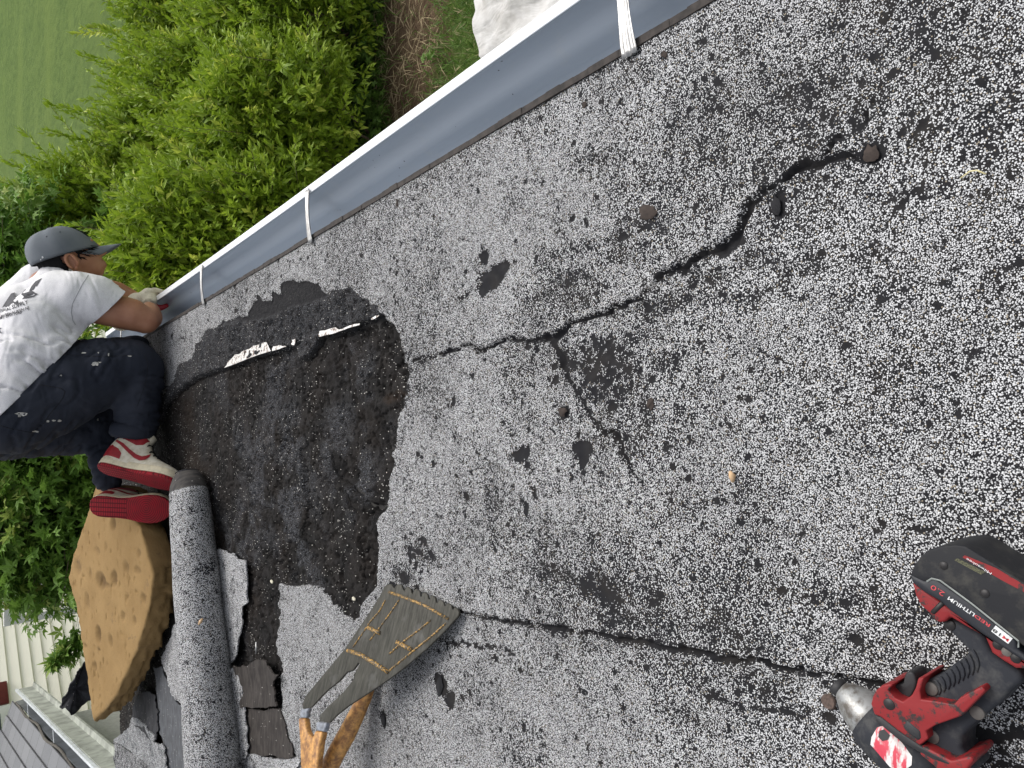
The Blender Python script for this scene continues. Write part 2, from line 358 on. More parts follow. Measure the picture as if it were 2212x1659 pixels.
felt = t.mix(t.math('MULTIPLY', speck, t.math('SUBTRACT', 1, t.math('MULTIPLY', a2[0], .8))), felt, (.62, .6, .56))
edge = t.math('ADD', a1[0], t.math('MULTIPLY', t.math('SUBTRACT', t.noise(150, 3), .5), .35))
isin = t.ramp(edge, .47, .53)
col = t.mix(isin, gcol2, felt)
h = t.math('ADD', t.math('MULTIPLY', gm, .9), t.math('MULTIPLY', t.noise(700, 2), .3))
h2 = t.math('ADD', t.math('MULTIPLY', fib, 1.1), t.math('MULTIPLY', t.noise(60, 4, .65, t.mapping((1, .45, 1))), 2.2)); h2 = t.math('ADD', h2, t.math('MULTIPLY', crb['Distance'], t.math('MULTIPLY', a2[2], -1.2)))
hm = t.n.new('ShaderNodeMix'); t.put(hm.inputs[0], isin); t.put(hm.inputs[2], h); t.put(hm.inputs[3], h2)
bd = t.n.new('ShaderNodeBump'); t.bump(hm.outputs[0], .9, .0014); bn = [q for q in t.n if q.type == 'BUMP' and q.inputs['Height'].is_linked][0]; t.l.new(t.ramp(isin, 0, 1, .0012, .0045), bn.inputs['Distance']); t.n.remove(bd)
roof_mat = t.fin(col, t.ramp(t.noise(60, 2), .3, .7, .72, .95), 0, .22)
roof = fast_mesh('roof_surface', V, Fq, roof_mat, house, True)
brown = np.clip((fbm(gx, gy, 5, 111, 3)-.5)*4, 0, 1)*np.clip((gy-1.9)/.5, 0, 1)*(1-bl)*.5
sd_br = seg_dist(gx+jx*2, gy+jy*2, W2([zA(*p) for p in [(1790,1010),(1900,985),(1990,1000),(1980,1060),(1850,1070),(1770,1060)]])); brown = np.maximum(brown, np.clip(sd_br/.01+.5, 0, 1)*.8)
fuzz = np.clip(np.maximum(bl*.8, k_near*np.clip(rough_zone*1.2-.1, 0, 1)*np.clip((fbm(gx, gy, 16, 151, 4)-.36)*6, 0, 1)), 0, 1)
fcol(roof, 'mask', np.stack([np.clip(.5+sd_h/.02, 0, 1), np.clip(bald, 0, 1), sparse], 1))
fcol(roof, 'felt', np.stack([sm, brown*(1-sm), fuzz], 1))
# deck below, fascia, drip edge, wall
wood = simple('old_grey_fascia', (.30, .29, .27), .8, scale=8)
brownm = simple('brown_drip_edge', (.045, .037, .032), .85, scale=60, var=.6)
dk = simple('dark_deck', (.03, .028, .026), .9)
def ebox(mb, s0, s1, w0, w1, z0_, z1_):
    v = [EV(s, w, z) for s in (s0, s1) for w in (w0, w1) for z in (z0_, z1_)]
    mb.add(v, [(0,1,3,2),(4,6,7,5),(0,4,5,1),(2,3,7,6),(0,2,6,4),(1,5,7,3)])
mb = MB(); ebox(mb, S0, S1, -2.5, -.004, -.16, -.022); mb.build('roof_deck', dk, house)
mb = MB(); ebox(mb, S0, S1+.004, -.003, .004, -.16, -.004); mb.build('fascia_board', wood, house)
mb = MB()
for i in range(160):
    s = S0+(S1-S0)*i/160; d = (S1-S0)/160*1.02
    ebox(mb, s, s+d, -.004, .006+.002*random.random(), -.006, .002+.0015*random.random())
mb.build('drip_edge', brownm, house)
t = NT('white_clapboard'); wvn = t.n.new('ShaderNodeTexWave'); 
side_m = simple('cream_siding', (.74, .71, .58), .55, scale=3, var=.08)
mb = MB(); ebox(mb, S0, S1-.25, -2.4, -.28, -2.62, -.161); mb.build('wall', side_m, house)
# white metal flashing left bare by the torn felt
t = NT('worn_white_metal'); n = t.noise(90, 4, .7)
flash_m = t.fin(t.mix(t.ramp(n, .50, .62), (.78, .76, .72), (.16, .10, .07)), .4, .1)
for k, poly in enumerate([[(568,802),(600,750),(650,700),(690,690),(720,665),(770,650),(800,625),(850,612),(905,598),(930,650),(938,668)],
             [(946,668),(958,630),(1000,622),(1062,632)],[(1098,610),(1104,578),(1132,568),(1122,622)],
             [(1318,557),(1322,510),(1380,500),(1445,480),(1480,498),(1560,466),(1640,450),(1640,462),(1480,512)],[(1733,420),(1740,402),(1795,383),(1786,396)]]):
    pl = jag([zA(*p) for p in poly], 1.6, k, 2)
    MB().prism([P(a, b, .0095) for a, b in pl], [P(a, b, -.006) for a, b in pl]).build('metal_flashing', flash_m, house)
# gutter with its hangers
t = NT('painted_aluminium_gutter'); vo_ = t.vor(38); dots = t.math('LESS_THAN', vo_['Distance'], t.ramp(t.noise(3), .4, .7, .02, .09))
gm_ = t.mix(t.ramp(t.noise(2.5, 3, .6, t.mapping((1, .25, 1))), .4, .65), (.35, .39, .44), (.285, .32, .365)); 
gm_ = t.mix(t.math('MULTIPLY', t.ramp(t.noise(14, 5, .7), .55, .75), .35), gm_, (.42, .42, .40))
gut_m = t.fin(t.mix(dots, gm_, (.05, .05, .05)), .36, 0.0, .5)
prof = [(.006,-.003),(.0075,-.004),(.0085,-.078),(.013,-.088),(.055,-.091),(.066,-.089),(.074,-.078),(.079,-.062),(.090,-.046),(.104,-.036),(.112,-.026),(.116,-.012),(.114,-.003),(.119,.001),(.132,.002),(.1345,-.001),(.1345,-.014),(.126,-.03),(.112,-.044),(.098,-.055),(.089,-.068),(.085,-.082),(.075,-.094),(.05,-.098),(.006,-.096)]
gs = np.linspace(S0, S1+.05, 60); v = []; f = []
for s in gs:
    bow = .0025*math.sin(s*2.1)
    for (w, z) in prof: v.append(EV(s, w+bow, z-.012*0))
npf = len(prof)
for i in range(len(gs)-1):
    for k in range(npf): f.append((i*npf+k, (i+1)*npf+k, (i+1)*npf+(k+1) % npf, i*npf+(k+1) % npf))
f.append(tuple(range(npf))); f.append(tuple((len(gs)-1)*npf+k for k in range(npf))[::-1])
gutter = mesh('gutter', v, f, gut_m, house)
gutter.data.polygons.foreach_set('use_smooth', [True]*len(gutter.data.polygons)); gutter.data.set_sharp_from_angle(angle=R(38))
gutter['label'] = 'pale blue grey metal gutter with a white lip'
ends = MB(); ebox(ends, S1+.05, S1+.056, .006, .134, -.098, .0); ends.build('gutter_end_cap', gut_m, gutter)
lip_m = simple('white_gutter_lip', (.86, .88, .9), .3, scale=6, var=.05)
lp = MB()
for i in range(len(gs)-1):
    b0 = .0025*math.sin(gs[i]*2.1); b1 = .0025*math.sin(gs[i+1]*2.1)
    pr = [(.1135,.0022),(.1145,.0036),(.1335,.0038),(.1362,.001),(.1362,-.012),(.1348,-.012)]
    vv = [EV(gs[i], w+b0, z) for w, z in pr]+[EV(gs[i+1], w+b1, z) for w, z in pr]; n = len(pr)
    lp.add(vv, [(k, n+k, n+(k+1) % n, (k+1) % n) for k in range(n)])
lp.build('gutter_lip', lip_m, gutter)
t = NT('galvanised_hanger'); hang_m = t.fin(t.mix(t.ramp(t.noise(25, 4, .7), .4, .65), (.44, .44, .43), (.26, .255, .25)), .32, .55)
def hanger(X, Y, hw=.0125):
    p = P(X, Y); s = (p-E0).dot(gd); mb = MB()
    n = 11; rows = []
    for i, w in enumerate(np.linspace(-.014, .122, 16)):
        lift = .006+.003*math.sin(max(0, w)/.12*math.pi) - (.0015 if w < 0 else 0)
        row = []
        for k in range(n):
            q = (k/(n-1)*2-1); z = lift+.004*max(0, 1-abs(abs(q)-.45)*5)+(.003 if abs(q) > .95 else 0)
            row.append(EV(s+q*hw*(1-.25*math.sin(max(w, 0)/.122*math.pi)), w, z))
        rows.append(row)
    v = [a for r in rows for a in r]; f = [(i*n+k, i*n+k+1, (i+1)*n+k+1, (i+1)*n+k) for i in range(15) for k in range(n-1)]
    mb.add(v, f); o = mb.build('gutter_hanger', hang_m, gutter, True)
    so = o.modifiers.new('s', 'SOLIDIFY'); so.thickness = .0012; bake(o)
    return s
hs_ = [hanger(1365, 98, .014), hanger(675, 508, .011), hanger(443, 638, .011), hanger(268, 760, .011)]
print('hangers at', hs_)
# ------------------------------------------------------------------ loose membrane, roll, foam, tools
from mathutils.geometry import delaunay_2d_cdt
def cdt(poly, step, seed=0):
    """fill a plan outline with a triangle mesh"""
    r = random.Random(seed); xs = [p[0] for p in poly]; ys = [p[1] for p in poly]
    gxx, gyy = np.meshgrid(np.arange(min(xs), max(xs), step), np.arange(min(ys), max(ys), step))
    gxx = gxx.ravel()+rng.uniform(-.3, .3, gxx.size)*step; gyy = gyy.ravel()+rng.uniform(-.3, .3, gyy.size)*step
    d = seg_dist(gxx, gyy, poly); k = d > step*.45
    pts = [Vector(p) for p in poly]+[Vector((a, b)) for a, b in zip(gxx[k], gyy[k])]
    n = len(poly); v, e, f, *_ = delaunay_2d_cdt(pts, [], [list(range(n))], 1, 1e-6)
    return [(a.x, a.y) for a in v], [tuple(q) for q in f]
def flap(name, polyD, z0, th, mat, label, cat='roofing scrap', group=None, amp=.004, sc=9, curl=0, seed=0, step=.018, rag=4, zf=None, parent=None):
    pl = [tuple(P(a, b, z0)[:2]) for a, b in jag(polyD, rag, seed, 3)]
    v2, f = cdt(pl, step, seed); x = np.array([a[0] for a in v2]); y = np.array([a[1] for a in v2])
    sd = seg_dist(x, y, pl); z = z0+(fbm(x, y, sc, seed+200, 3)-.5)*2*amp + curl*np.exp(-(np.maximum(sd, 0)/.03)**2)*fbm(x, y, 6, seed+33)
    z = np.maximum(z, .0005+th) if z0 > 0 else z
    if zf is not None: z = z+zf(x, y)
    o = mesh(name, list(zip(x, y, z)), f, mat, parent, True)
    bm = bmesh.new(); bm.from_mesh(o.data); bmesh.ops.recalc_face_normals(bm, faces=bm.faces)
    if sum(q.normal.z for q in bm.faces) < 0: bmesh.ops.reverse_faces(bm, faces=bm.faces)
    bm.to_mesh(o.data); bm.free()
    so = o.modifiers.new('s', 'SOLIDIFY'); so.thickness = th; so.offset = -1; bake(o)
    o.data.polygons.foreach_set('use_smooth', [True]*len(o.data.polygons)); o.data.set_sharp_from_angle(angle=R(50))
    if label: tag(o, label, cat, group)
    return o
def gran_mat(name, sp, base=(.012, .012, .015), scale=440):
    t = NT(name); v = t.n.new('ShaderNodeValue'); v.outputs[0].default_value = sp
    pat = t.ramp(t.noise(11, 4, .6), .5, .8, 0, .5)
    c, g, vo = granule_color(t, t.math('ADD', v.outputs[0], pat), base, scale)
    t.bump(t.math('ADD', g, t.math('MULTIPLY', t.noise(25, 3), 2)), .7, .001); return t.fin(c, .8, 0, .3)
G_lt = gran_mat('light_granules', -.12); G_md = gran_mat('granules', .1); G_dk = gran_mat('sparse_granules', .4)
def felt_mat(name, c, c2, c3=None):
    t = NT(name); n = t.noise(22, 5, .65, t.mapping((1, 3, 1))); col = t.mix(t.ramp(n, .4, .62), c, c2)
    sp = t.vor(260); s_ = t.sep(sp['Color']); col = t.mix(t.math('MULTIPLY', t.math('LESS_THAN', s_[0], .012), t.math('LESS_THAN', sp['Distance'], .35)), col, (.6, .58, .54))
    t.bump(t.math('ADD', t.noise(90, 4), t.math('MULTIPLY', t.noise(500, 2), .3)), .5, .0012); return t.fin(col, .78, 0, .3)
F_br = felt_mat('brown_felt', (.022, .018, .016), (.050, .043, .038)); F_gr = felt_mat('grey_felt', (.055, .057, .062), (.095, .10, .11)); F_bk = felt_mat('black_felt', (.012, .012, .015), (.032, .033, .038))
GS = 'torn roofing scraps beside the roll'
flap('roofing_scrap', [zC(*p) for p in [(1390,268),(1440,278),(1500,290),(1535,330),(1572,345),(1585,600),(1547,625),(1545,760),(1515,900),(1480,985),(1380,1000),(1350,600),(1320,280)]], .006, .004, G_lt, 'pale granule scrap sticking out from the near side of the membrane roll', group=GS, amp=.002, seed=1, curl=.004)
flap('roofing_scrap', [zC(*p) for p in [(1495,1003),(1560,1000),(1620,985),(1670,968),(1705,985),(1722,1020),(1785,1065),(1745,1130),(1760,1200),(1775,1262),(1700,1275),(1600,1270),(1480,1260),(1450,1100)]], .012, .004, F_br, 'dark crumpled felt scrap with a ragged lobed edge below the pale granule scrap', group=GS, amp=.006, sc=14, seed=2, curl=.006)
flap('roofing_scrap', [zC(*p) for p in [(1480,1285),(1560,1282),(1700,1290),(1785,1280),(1820,1390),(1840,1480),(1872,1590),(1800,1592),(1700,1580),(1560,1565),(1480,1500)]], .006, .003, F_br, 'flat brown felt scrap with a pale torn lower edge next to the roll', group=GS, amp=.003, seed=3)
flap('roofing_scrap', [zC(*p) for p in [(1492,1020),(1530,1130),(1545,1200),(1562,1330),(1572,1480),(1575,1560),(1548,1630),(1440,1640),(1420,1020)]], .016, .003, G_md, 'narrow speckled strip of membrane tucked along the near side of the roll', group=GS, amp=.002, seed=4)
flap('roofing_scrap', [zC(*p) for p in [(1570,1568),(1700,1590),(1780,1602),(1860,1600),(1905,1580),(1915,1620),(1880,1670),(1850,1900),(1500,1900),(1540,1640)]], .007, .004, G_lt, 'granule scrap with a curled cream edge at the lower end of the roll', group=GS, amp=.003, seed=14, curl=.006)
flap('roofing_scrap', [zC(*p) for p in [(1120,740),(1075,850),(1040,930),(1032,990),(1060,1060),(1085,1150),(1110,1220),(1150,1262),(1260,1300),(1240,740)]], .010, .004, G_lt, 'pale granule scrap between the foam slab and the far side of the roll', group=GS, amp=.004, seed=5)
flap('roofing_scrap', [zC(*p) for p in [(975,1015),(1035,1010),(1065,1090),(1085,1150),(1120,1240),(1160,1290),(1260,1800),(1070,1800),(1060,1660),(1045,1520),(1015,1420),(1000,1200)]], .006, .003, F_gr, 'long smooth grey felt strip running beside the far side of the roll', group=GS, amp=.002, seed=6)
flap('roofing_scrap', [zC(*p) for p in [(870,1215),(940,1170),(990,1190),(1000,1265),(1010,1330),(1015,1420),(990,1490),(930,1430),(860,1380),(850,1290)]], .010, .004, F_bk, 'black felt scrap in the shade under the near edge of the foam slab', group=GS, amp=.004, seed=7, curl=.01)
flap('roofing_scrap', [zC(*p) for p in [(850,1335),(925,1372),(985,1440),(985,1492),(1035,1500),(1050,1560),(1075,1650),(1060,1720),(900,1600),(725,1482),(760,1450),(830,1400)]], .012, .004, gran_mat('faint_granules', .30, (.06, .065, .07)), 'dull grey granule scrap at the far roof corner with a torn crack', group=GS, amp=.004, seed=8, curl=.006)
flap('roofing_scrap', [zC(*p) for p in [(722,1490),(760,1510),(900,1610),(1000,1690),(1000,1900),(800,1900),(722,1600)]], .005, .005, G_dk, 'dark speckled membrane edge at the far left corner of the roof', group=GS, amp=.001, seed=9)
# curled black scrap standing up behind the foam
pts = [zC(*p) for p in [(540,985),(500,1020),(472,1060),(455,1110),(438,1165),(405,1215),(378,1270),(410,1262),(440,1300),(480,1285),(560,1230),(640,1200),(650,1000)]]
pl = jag(pts, 2.5, 8, 2); pl2 = [Q(a, b, 3.98) for a, b in pl]; cen = sum(pl2, Vector())/len(pl2)
fr = []; bk = []
for i, q in enumerate(pl2):
    w = .03*math.sin(q.x*34)+.02*math.sin(q.z*50+2); fr.append(q+Vector((0, w, 0))); bk.append(q+Vector((.003, w+.006, 0)))
c1 = cen+Vector((0, .02, 0)); n = len(fr); vv = fr+bk+[c1, c1+Vector((0, .006, 0))]
ff = [(i, (i+1) % n, 2*n) for i in range(n)]+[(n+i, n+(i+1) % n, 2*n+1) for i in range(n)]+[(i, (i+1) % n, n+(i+1) % n, n+i) for i in range(n)]
tag(mesh('roofing_scrap', vv, ff, F_bk), 'curled black scrap poking out behind the foam slab above the cream siding', 'roofing scrap', GS)
# the membrane roll
Ys = [1022, 1032, 1045, 1058, 1072, 1100, 1150, 1200, 1260, 1320, 1380, 1440, 1500, 1560, 1620, 1700, 1800, 1950]
lt = [(1022, 378), (1032, 372), (1045, 367), (1060, 365), (1150, 368), (1250, 372), (1350, 378), (1450, 385), (1560, 391), (1659, 397), (1950, 412)]
rt = [(1022, 432), (1032, 440), (1045, 446), (1070, 454), (1190, 470), (1350, 487), (1500, 507), (1610, 522), (1659, 527), (1950, 560)]
itp = lambda tb, y: float(np.interp(y, [a[0] for a in tb], [a[1] for a in tb]))
secs = []
for Y in Ys:
    a, b = itp(lt, Y), itp(rt, Y); c = (a+b)/2; r = .06
    for _ in range(4):
        p = P(c, Y, r); r = (b-a)/2*MPP(c, Y, p.y)*.98
    secs.append((P(c, Y, r*.92), r))
v = []; f = []; n = 48; ax = (secs[-1][0]-secs[4][0]).normalized(); side = Vector((ax.y, -ax.x, 0)).normalized()
rollm = MB(); NS = 150
cs = []
for j in range(NS):
    u = j/(NS-1)*(len(secs)-1); i = min(int(u), len(secs)-2); k = u-i
    cs.append((secs[i][0].lerp(secs[i+1][0], k), secs[i][1]*(1-k)+secs[i+1][1]*k, i+k))
for (c, r, u) in cs:
    for k in range(n):
        an = 2*math.pi*k/n; rr = r*(1+.035*math.cos(2*an+.4)+.02*math.sin(3*an+c.x*6)+.012*math.sin(c.x*31+an*2))
        z = max(c.z+math.sin(an)*rr*.96, .002); v.append(c+side*math.cos(an)*rr+Vector((0, 0, z-c.z)))
for j in range(NS-1):
    for k in range(n): f.append((j*n+k, j*n+(k+1) % n, (j+1)*n+(k+1) % n, (j+1)*n+k))
split = next(j for j in range(NS) if cs[j][2] >= 3.1)
roll = thing('membrane_roll', 'thick roll of peeled speckled white membrane lying across the bare roof', 'roofing roll', tuple(P(440, 1350, 0)))
G_roll = gran_mat('roll_granules', -.05)
bodyf = [q for q in f if q[0] >= split*n]; endf = [q for q in f if q[0] < split*n]
mesh('granule_surface', v, bodyf, G_roll, roll, True); mesh('bare_end', v[:(split+1)*n], endf+[tuple(range(n))[::-1]], felt_mat('roll_end_felt', (.032, .030, .030), (.075, .068, .062)), roll, True)
for o_ in roll.children_recursive if hasattr(roll, 'children_recursive') else []: pass
# spiral layers inside the end
c, r, _ = cs[0]; sp = MB(); pts = []
for k in range(90):
    a_ = k*.28; rr = r*(.95-.009*k); pts.append(c-ax*.004+side*math.cos(a_)*rr+Vector((0, 0, math.sin(a_)*rr)))
sp.tube([p for p in pts if p.z > .004], .0016, 5); sp.build('rolled_layers', F_bk, roll, True)
# foam slab, tilted up at its far side, unsupported there
A_, B_, C_ = P(328, 1232, .090), P(205, 1555, .165), Q(147, 1246, 3.86)
FP = Plane3(A_, B_, C_)
top = [(286,1095),(290,1120),(308,1165),(328,1232),(327,1265),(324,1300),(312,1350),(295,1402),(275,1450),(251,1500),(228,1532),(203,1558),(196,1520),(188,1460),(180,1420),(175,1385),(166,1330),(157,1290),(147,1246),(153,1215),(165,1180),(178,1140),(188,1110),(205,1050),(260,1050)]
t = NT('old_foam'); n1_ = t.noise(7, 4, .6); base = t.mix(t.ramp(n1_, .35, .7), (.30, .195, .085), (.25, .158, .066))
pore = t.noise(170, 4, .7); base = t.mix(t.ramp(pore, .60, .72), base, (.15, .085, .038))
st = t.noise(8, 6, .7, t.mapping((1, 1, 1), loc=(3, 2, 0)), .6); base = t.mix(t.ramp(st, .62, .74), base, (.13, .085, .05))
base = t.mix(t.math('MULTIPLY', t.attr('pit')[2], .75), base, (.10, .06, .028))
t.bump(t.math('ADD', t.math('MULTIPLY', pore, .8), t.math('MULTIPLY', t.noise(400, 2), .35)), .8, .003); foam_m = t.fin(base, .95, 0, .15)
O3 = FP(250, 1300); e1 = (FP(250, 1420)-O3).normalized(); nn = FP.n if FP.n.z > 0 else -FP.n; e2 = nn.cross(e1)
pl = []
for a, b in jag(top, 2.0, 4, 3): q = FP(a, b)-O3; pl.append((q.dot(e1), q.dot(e2)))
v2, ff = cdt(pl, .0075, 3); x = np.array([a[0] for a in v2]); y = np.array([a[1] for a in v2]); sd = seg_dist(x, y, pl)
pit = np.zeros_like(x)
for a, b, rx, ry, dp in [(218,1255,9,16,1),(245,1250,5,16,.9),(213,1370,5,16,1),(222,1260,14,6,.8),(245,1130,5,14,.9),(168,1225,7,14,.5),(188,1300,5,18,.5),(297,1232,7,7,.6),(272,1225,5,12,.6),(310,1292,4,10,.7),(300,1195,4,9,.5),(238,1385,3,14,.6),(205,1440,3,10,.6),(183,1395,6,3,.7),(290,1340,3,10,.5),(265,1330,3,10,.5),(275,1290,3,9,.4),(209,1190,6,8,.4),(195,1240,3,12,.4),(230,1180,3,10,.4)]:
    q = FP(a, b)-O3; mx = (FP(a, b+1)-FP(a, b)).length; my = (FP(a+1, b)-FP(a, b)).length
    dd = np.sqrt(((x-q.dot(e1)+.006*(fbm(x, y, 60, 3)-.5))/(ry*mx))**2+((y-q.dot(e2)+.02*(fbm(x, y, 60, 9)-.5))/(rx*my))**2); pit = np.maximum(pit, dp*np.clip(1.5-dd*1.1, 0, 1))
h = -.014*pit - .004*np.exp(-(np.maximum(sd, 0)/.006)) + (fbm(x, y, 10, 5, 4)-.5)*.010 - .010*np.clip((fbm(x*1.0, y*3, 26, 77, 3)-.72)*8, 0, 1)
vt = [O3+e1*a+e2*b+nn*c for a, b, c in zip(x, y, h)]
nb = len(pl); rings = 9; vs = list(vt); fs = list(ff); TH = .098
bi = [min(range(len(v2)), key=lambda i: (v2[i][0]-p[0])**2+(v2[i][1]-p[1])**2) for p in pl]
prev = bi; cx = np.mean([p[0] for p in pl]); cy = np.mean([p[1] for p in pl])
for r_ in range(1, rings+1):
    cur = []
    for i, p in enumerate(pl):
        k = r_/rings; ins_ = .10*k*k if True else 0; jx_ = .016*(fbm(np.array([p[0]*1.0]), np.array([p[1]+k*.3]), 30, 7, 3)[0]-.5)*(1+2*k)
        px_ = p[0]+(cx-p[0])*(ins_*.4)+jx_; py_ = p[1]+(cy-p[1])*(ins_*.4)+jx_
        q = O3+e1*px_+e2*py_-nn*(TH*k)
        vs.append(q); cur.append(len(vs)-1)
    for i in range(nb): fs.append((prev[i], prev[(i+1) % nb], cur[(i+1) % nb], cur[i]))
    prev = cur
fs.append(tuple(prev))
foam = mesh('foam_slab', vs, fs, foam_m, None, True); bm = bmesh.new(); bm.from_mesh(foam.data); bmesh.ops.recalc_face_normals(bm, faces=bm.faces); bm.to_mesh(foam.data); bm.free()
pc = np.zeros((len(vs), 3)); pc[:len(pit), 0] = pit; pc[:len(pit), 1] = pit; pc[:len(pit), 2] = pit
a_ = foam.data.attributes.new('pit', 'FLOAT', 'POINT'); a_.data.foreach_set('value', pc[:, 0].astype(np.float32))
tag(foam, 'big crumbling tan foam slab tilted up beside the scraps at the far roof edge', 'foam slab')
# ------------------------------------------------------------------ little debris on the roof
def chip(X, Y, rx, ry, name, label, mat, grp, seed, th=.0006, z=.0006):
    r = random.Random(seed); pl = [(X+rx*math.cos(a)*r.uniform(.62, 1.2), Y+ry*math.sin(a)*r.uniform(.62, 1.2)) for a in [k*2*math.pi/13 for k in range(13)]]; pl = jag(pl, 1.2, seed, 1)
    top = [P(a, b, z+th+r.uniform(0, .001)) for a, b in pl]; bot = [Vector((q.x, q.y, z*.3)) for q in top]
    o = MB().prism(top, bot).build(name, mat, None, False, .0003, 1); return tag(o, label, 'roof chip', grp)
chip_b = simple('brown_chip', (.050, .037, .031), .95, scale=90, var=.4); chip_k = simple('black_chip', (.012, .012, .014), .95, scale=60)
GC = 'bits of broken tar chip on the granules'
for i, (a, b, rx, ry, mt, lb) in enumerate([(1399,460,20,17,chip_b,'broad brown chip with one white granule, above the long crack'),(1405,872,9,15,chip_b,'upright brown chip right of the forked crack'),(1214,889,9,12,chip_b,'oval olive brown chip left of the forked crack'),
     (1950,118,7,8,chip_b,'small brown chip high on the right, near the wide gutter strap'),(1261,226,6,7,chip_b,'small reddish chip near the gutter, highest of the brown chips') ,(1675,443,11,24,chip_k,'tall black chip lying just under the long crack'),
     (949,1482,8,22,chip_k,'slim dark chip just right of the ripping shovel head'),(827,1555,5,14,chip_k,'thin upright dark chip between the shovel handle and the seam'),(1881,333,24,21,chip_b,'round dark brown blob at the end of the long crack'),(857,440,3,10,chip_b,'tiny brown sliver by the gutter edge'),(1470,1430,0,0,None,'')]):
    if rx:
        if lb.startswith('small brown chip high'): a, b = 1435, 117; 
        chip(a, b, rx, ry, 'roof_chip', lb, mt, GC, i)
wood_s = simple('splinter_wood', (.62, .42, .24), .7, scale=80)
def stick(pts, r, name, label, mat, cat):
    return tag(MB().tube([P(a, b, z) for a, b, z in pts], r, 6).build(name, mat, None, True), label, cat)
stick([(1577,1019,.004),(1582,1028,.007),(1583,1041,.004)], [.002,.0045,.002], 'wood_splinter', 'pale orange wood splinter lying alone on the granules', wood_s, 'splinter')
c_ = P(433, 1343, .14); stick([(429,1349,.1525),(433,1343,.1545),(437,1337,.1525)], [.002,.005,.003], 'wood_splinter', 'orange wood splinter resting on top of the membrane roll', wood_s, 'splinter')
straw = simple('dry_straw', (.70, .62, .34), .7)
stick([(2075,385,.003),(2095,370,.006),(2110,368,.005),(2130,376,.004)], .0008, 'straw_stem', 'bent dry straw stem at the right of the roof', straw, 'straw')
stick([(553,1387,.001),(553,1412,.003)], .0016, 'loose_nail', 'shiny bare nail on the dark felt between the scraps', simple('bright_steel', (.75, .75, .75), .3, metal=.8), 'nail')
peb = simple('pale_pebble', (.66, .62, .48), .7, scale=200)
for (a, b, s, lb) in [(584,1257,4.5,'cream pebble on the dark felt, nearer the roll'),(761,1294,5,'larger cream pebble on the dark felt, nearer the shovel')]:
    q = P(a, b, .0); k = MPP(a, b, q.y)*s; bm = bmesh.new(); bmesh.ops.create_icosphere(bm, subdivisions=2, radius=1)
    for vv_ in bm.verts: vv_.co = Vector((vv_.co.x*k*.8+.15*k*math.sin(vv_.co.y*3), vv_.co.y*k*1.5, vv_.co.z*k*.6)) + q + Vector((0, 0, -.004))
    me = bpy.data.meshes.new('pebble'); bm.to_mesh(me); bm.free(); me.materials.append(peb); o = link(bpy.data.objects.new('pebble', me)); tag(o, lb, 'pebble')
# ------------------------------------------------------------------ roofing shovel
SA, SB, SC_ = P(850, 1268, .012), P(990, 1325, .012), P(690, 1560, .10)
SP = Plane3(SA, SB, SC_); SN = SP.n if SP.n.z > 0 else -SP.n
bd_ = SP(920, 1290)-SP(720, 1560); BA = math.atan2(bd_.y, bd_.x)
t = NT('worn_dark_steel'); sv_ = t.mapping((3, 3, 3)); n_ = t.noise(1.0, 5, .75, t.mapping((16, 150, 60), (0, 0, -BA)))
ds = t.mix(t.ramp(n_, .35, .65), (.020, .019, .014), (.070, .067, .055)); ds = t.mix(t.ramp(t.noise(14, 4, .6), .55, .7), ds, (.095, .093, .085))
t.bump(t.noise(160, 4, .7), .5, .0006); steel = t.fin(ds, .6, .15, .3)
t = NT('worn_yellow_paint'); yel = t.fin(t.mix(t.ramp(t.noise(260, 3, .7), .42, .5), (.50, .28, .06), (.06, .048, .03)), .55)
grey_p = simple('grey_neck_paint', (.25, .27, .31), .45, scale=120, var=.5)
t = NT('scarred_varnished_wood'); wv_ = t.noise(60, 5, .7, t.mapping((1, 1, 1))); wc = t.mix(t.ramp(wv_, .38, .6), (.62, .32, .09), (.22, .10, .035))
t.bump(wv_, .5, .001); woodh = t.fin(wc, .5)
shovel = thing('roofing_shovel', 'toothed roof ripping shovel with a dark blade and worn orange handle', 'roofing shovel', tuple(P(760, 1400, 0)))
teeth = [(830,262),(842,228),(865,206),(900,203),(912,222),(925,240),(940,212),(960,203),(985,212),(992,240),(1005,262),(1012,232),(1030,220),(1055,240),(1060,268),(1068,285),(1082,248),(1098,240),(1125,258),(1130,295),(1140,308),(1150,272),(1168,265),(1190,290),(1195,318),(1205,328),(1215,292),(1240,298),(1252,320),(1256,345),(1266,355),(1278,325),(1300,330),(1318,350),(1320,372),(1330,380),(1342,352),(1366,360),(1382,378),(1384,400),(1394,408),(1402,385),(1425,395),(1440,430),(1435,455)]
blade = teeth+[(1340,560),(1200,700),(1000,870),(850,980),(700,1080),(560,1170),(470,1240),(415,1300),(330,1290),(338,1240),(400,1170),(520,1060),(600,960),(612,910),(650,840),(640,825),(600,885),(550,900),(490,970),(400,1040),(330,1110),(268,1180),(200,1190),(195,1165),(220,1090),(300,990),(430,840),(530,720),(640,560),(760,380)]
def plate(poly, th, name, mat, off=0, bev=.0012, par=shovel, pl_=SP, nrm=SN):
    b = [pl_(*p, off) for p in poly]; tp = [q+nrm*th for q in b]
    return MB().prism(tp, b).build(name, mat, par, False, bev, 2)
bl_o = plate([zT(*p) for p in blade], .005, 'blade', steel)
rb = MB()
def rib(pts, r, o_=None): rb.tube([SP(*zT(*p), .0052) for p in pts], r, 8)
weld = bl_o
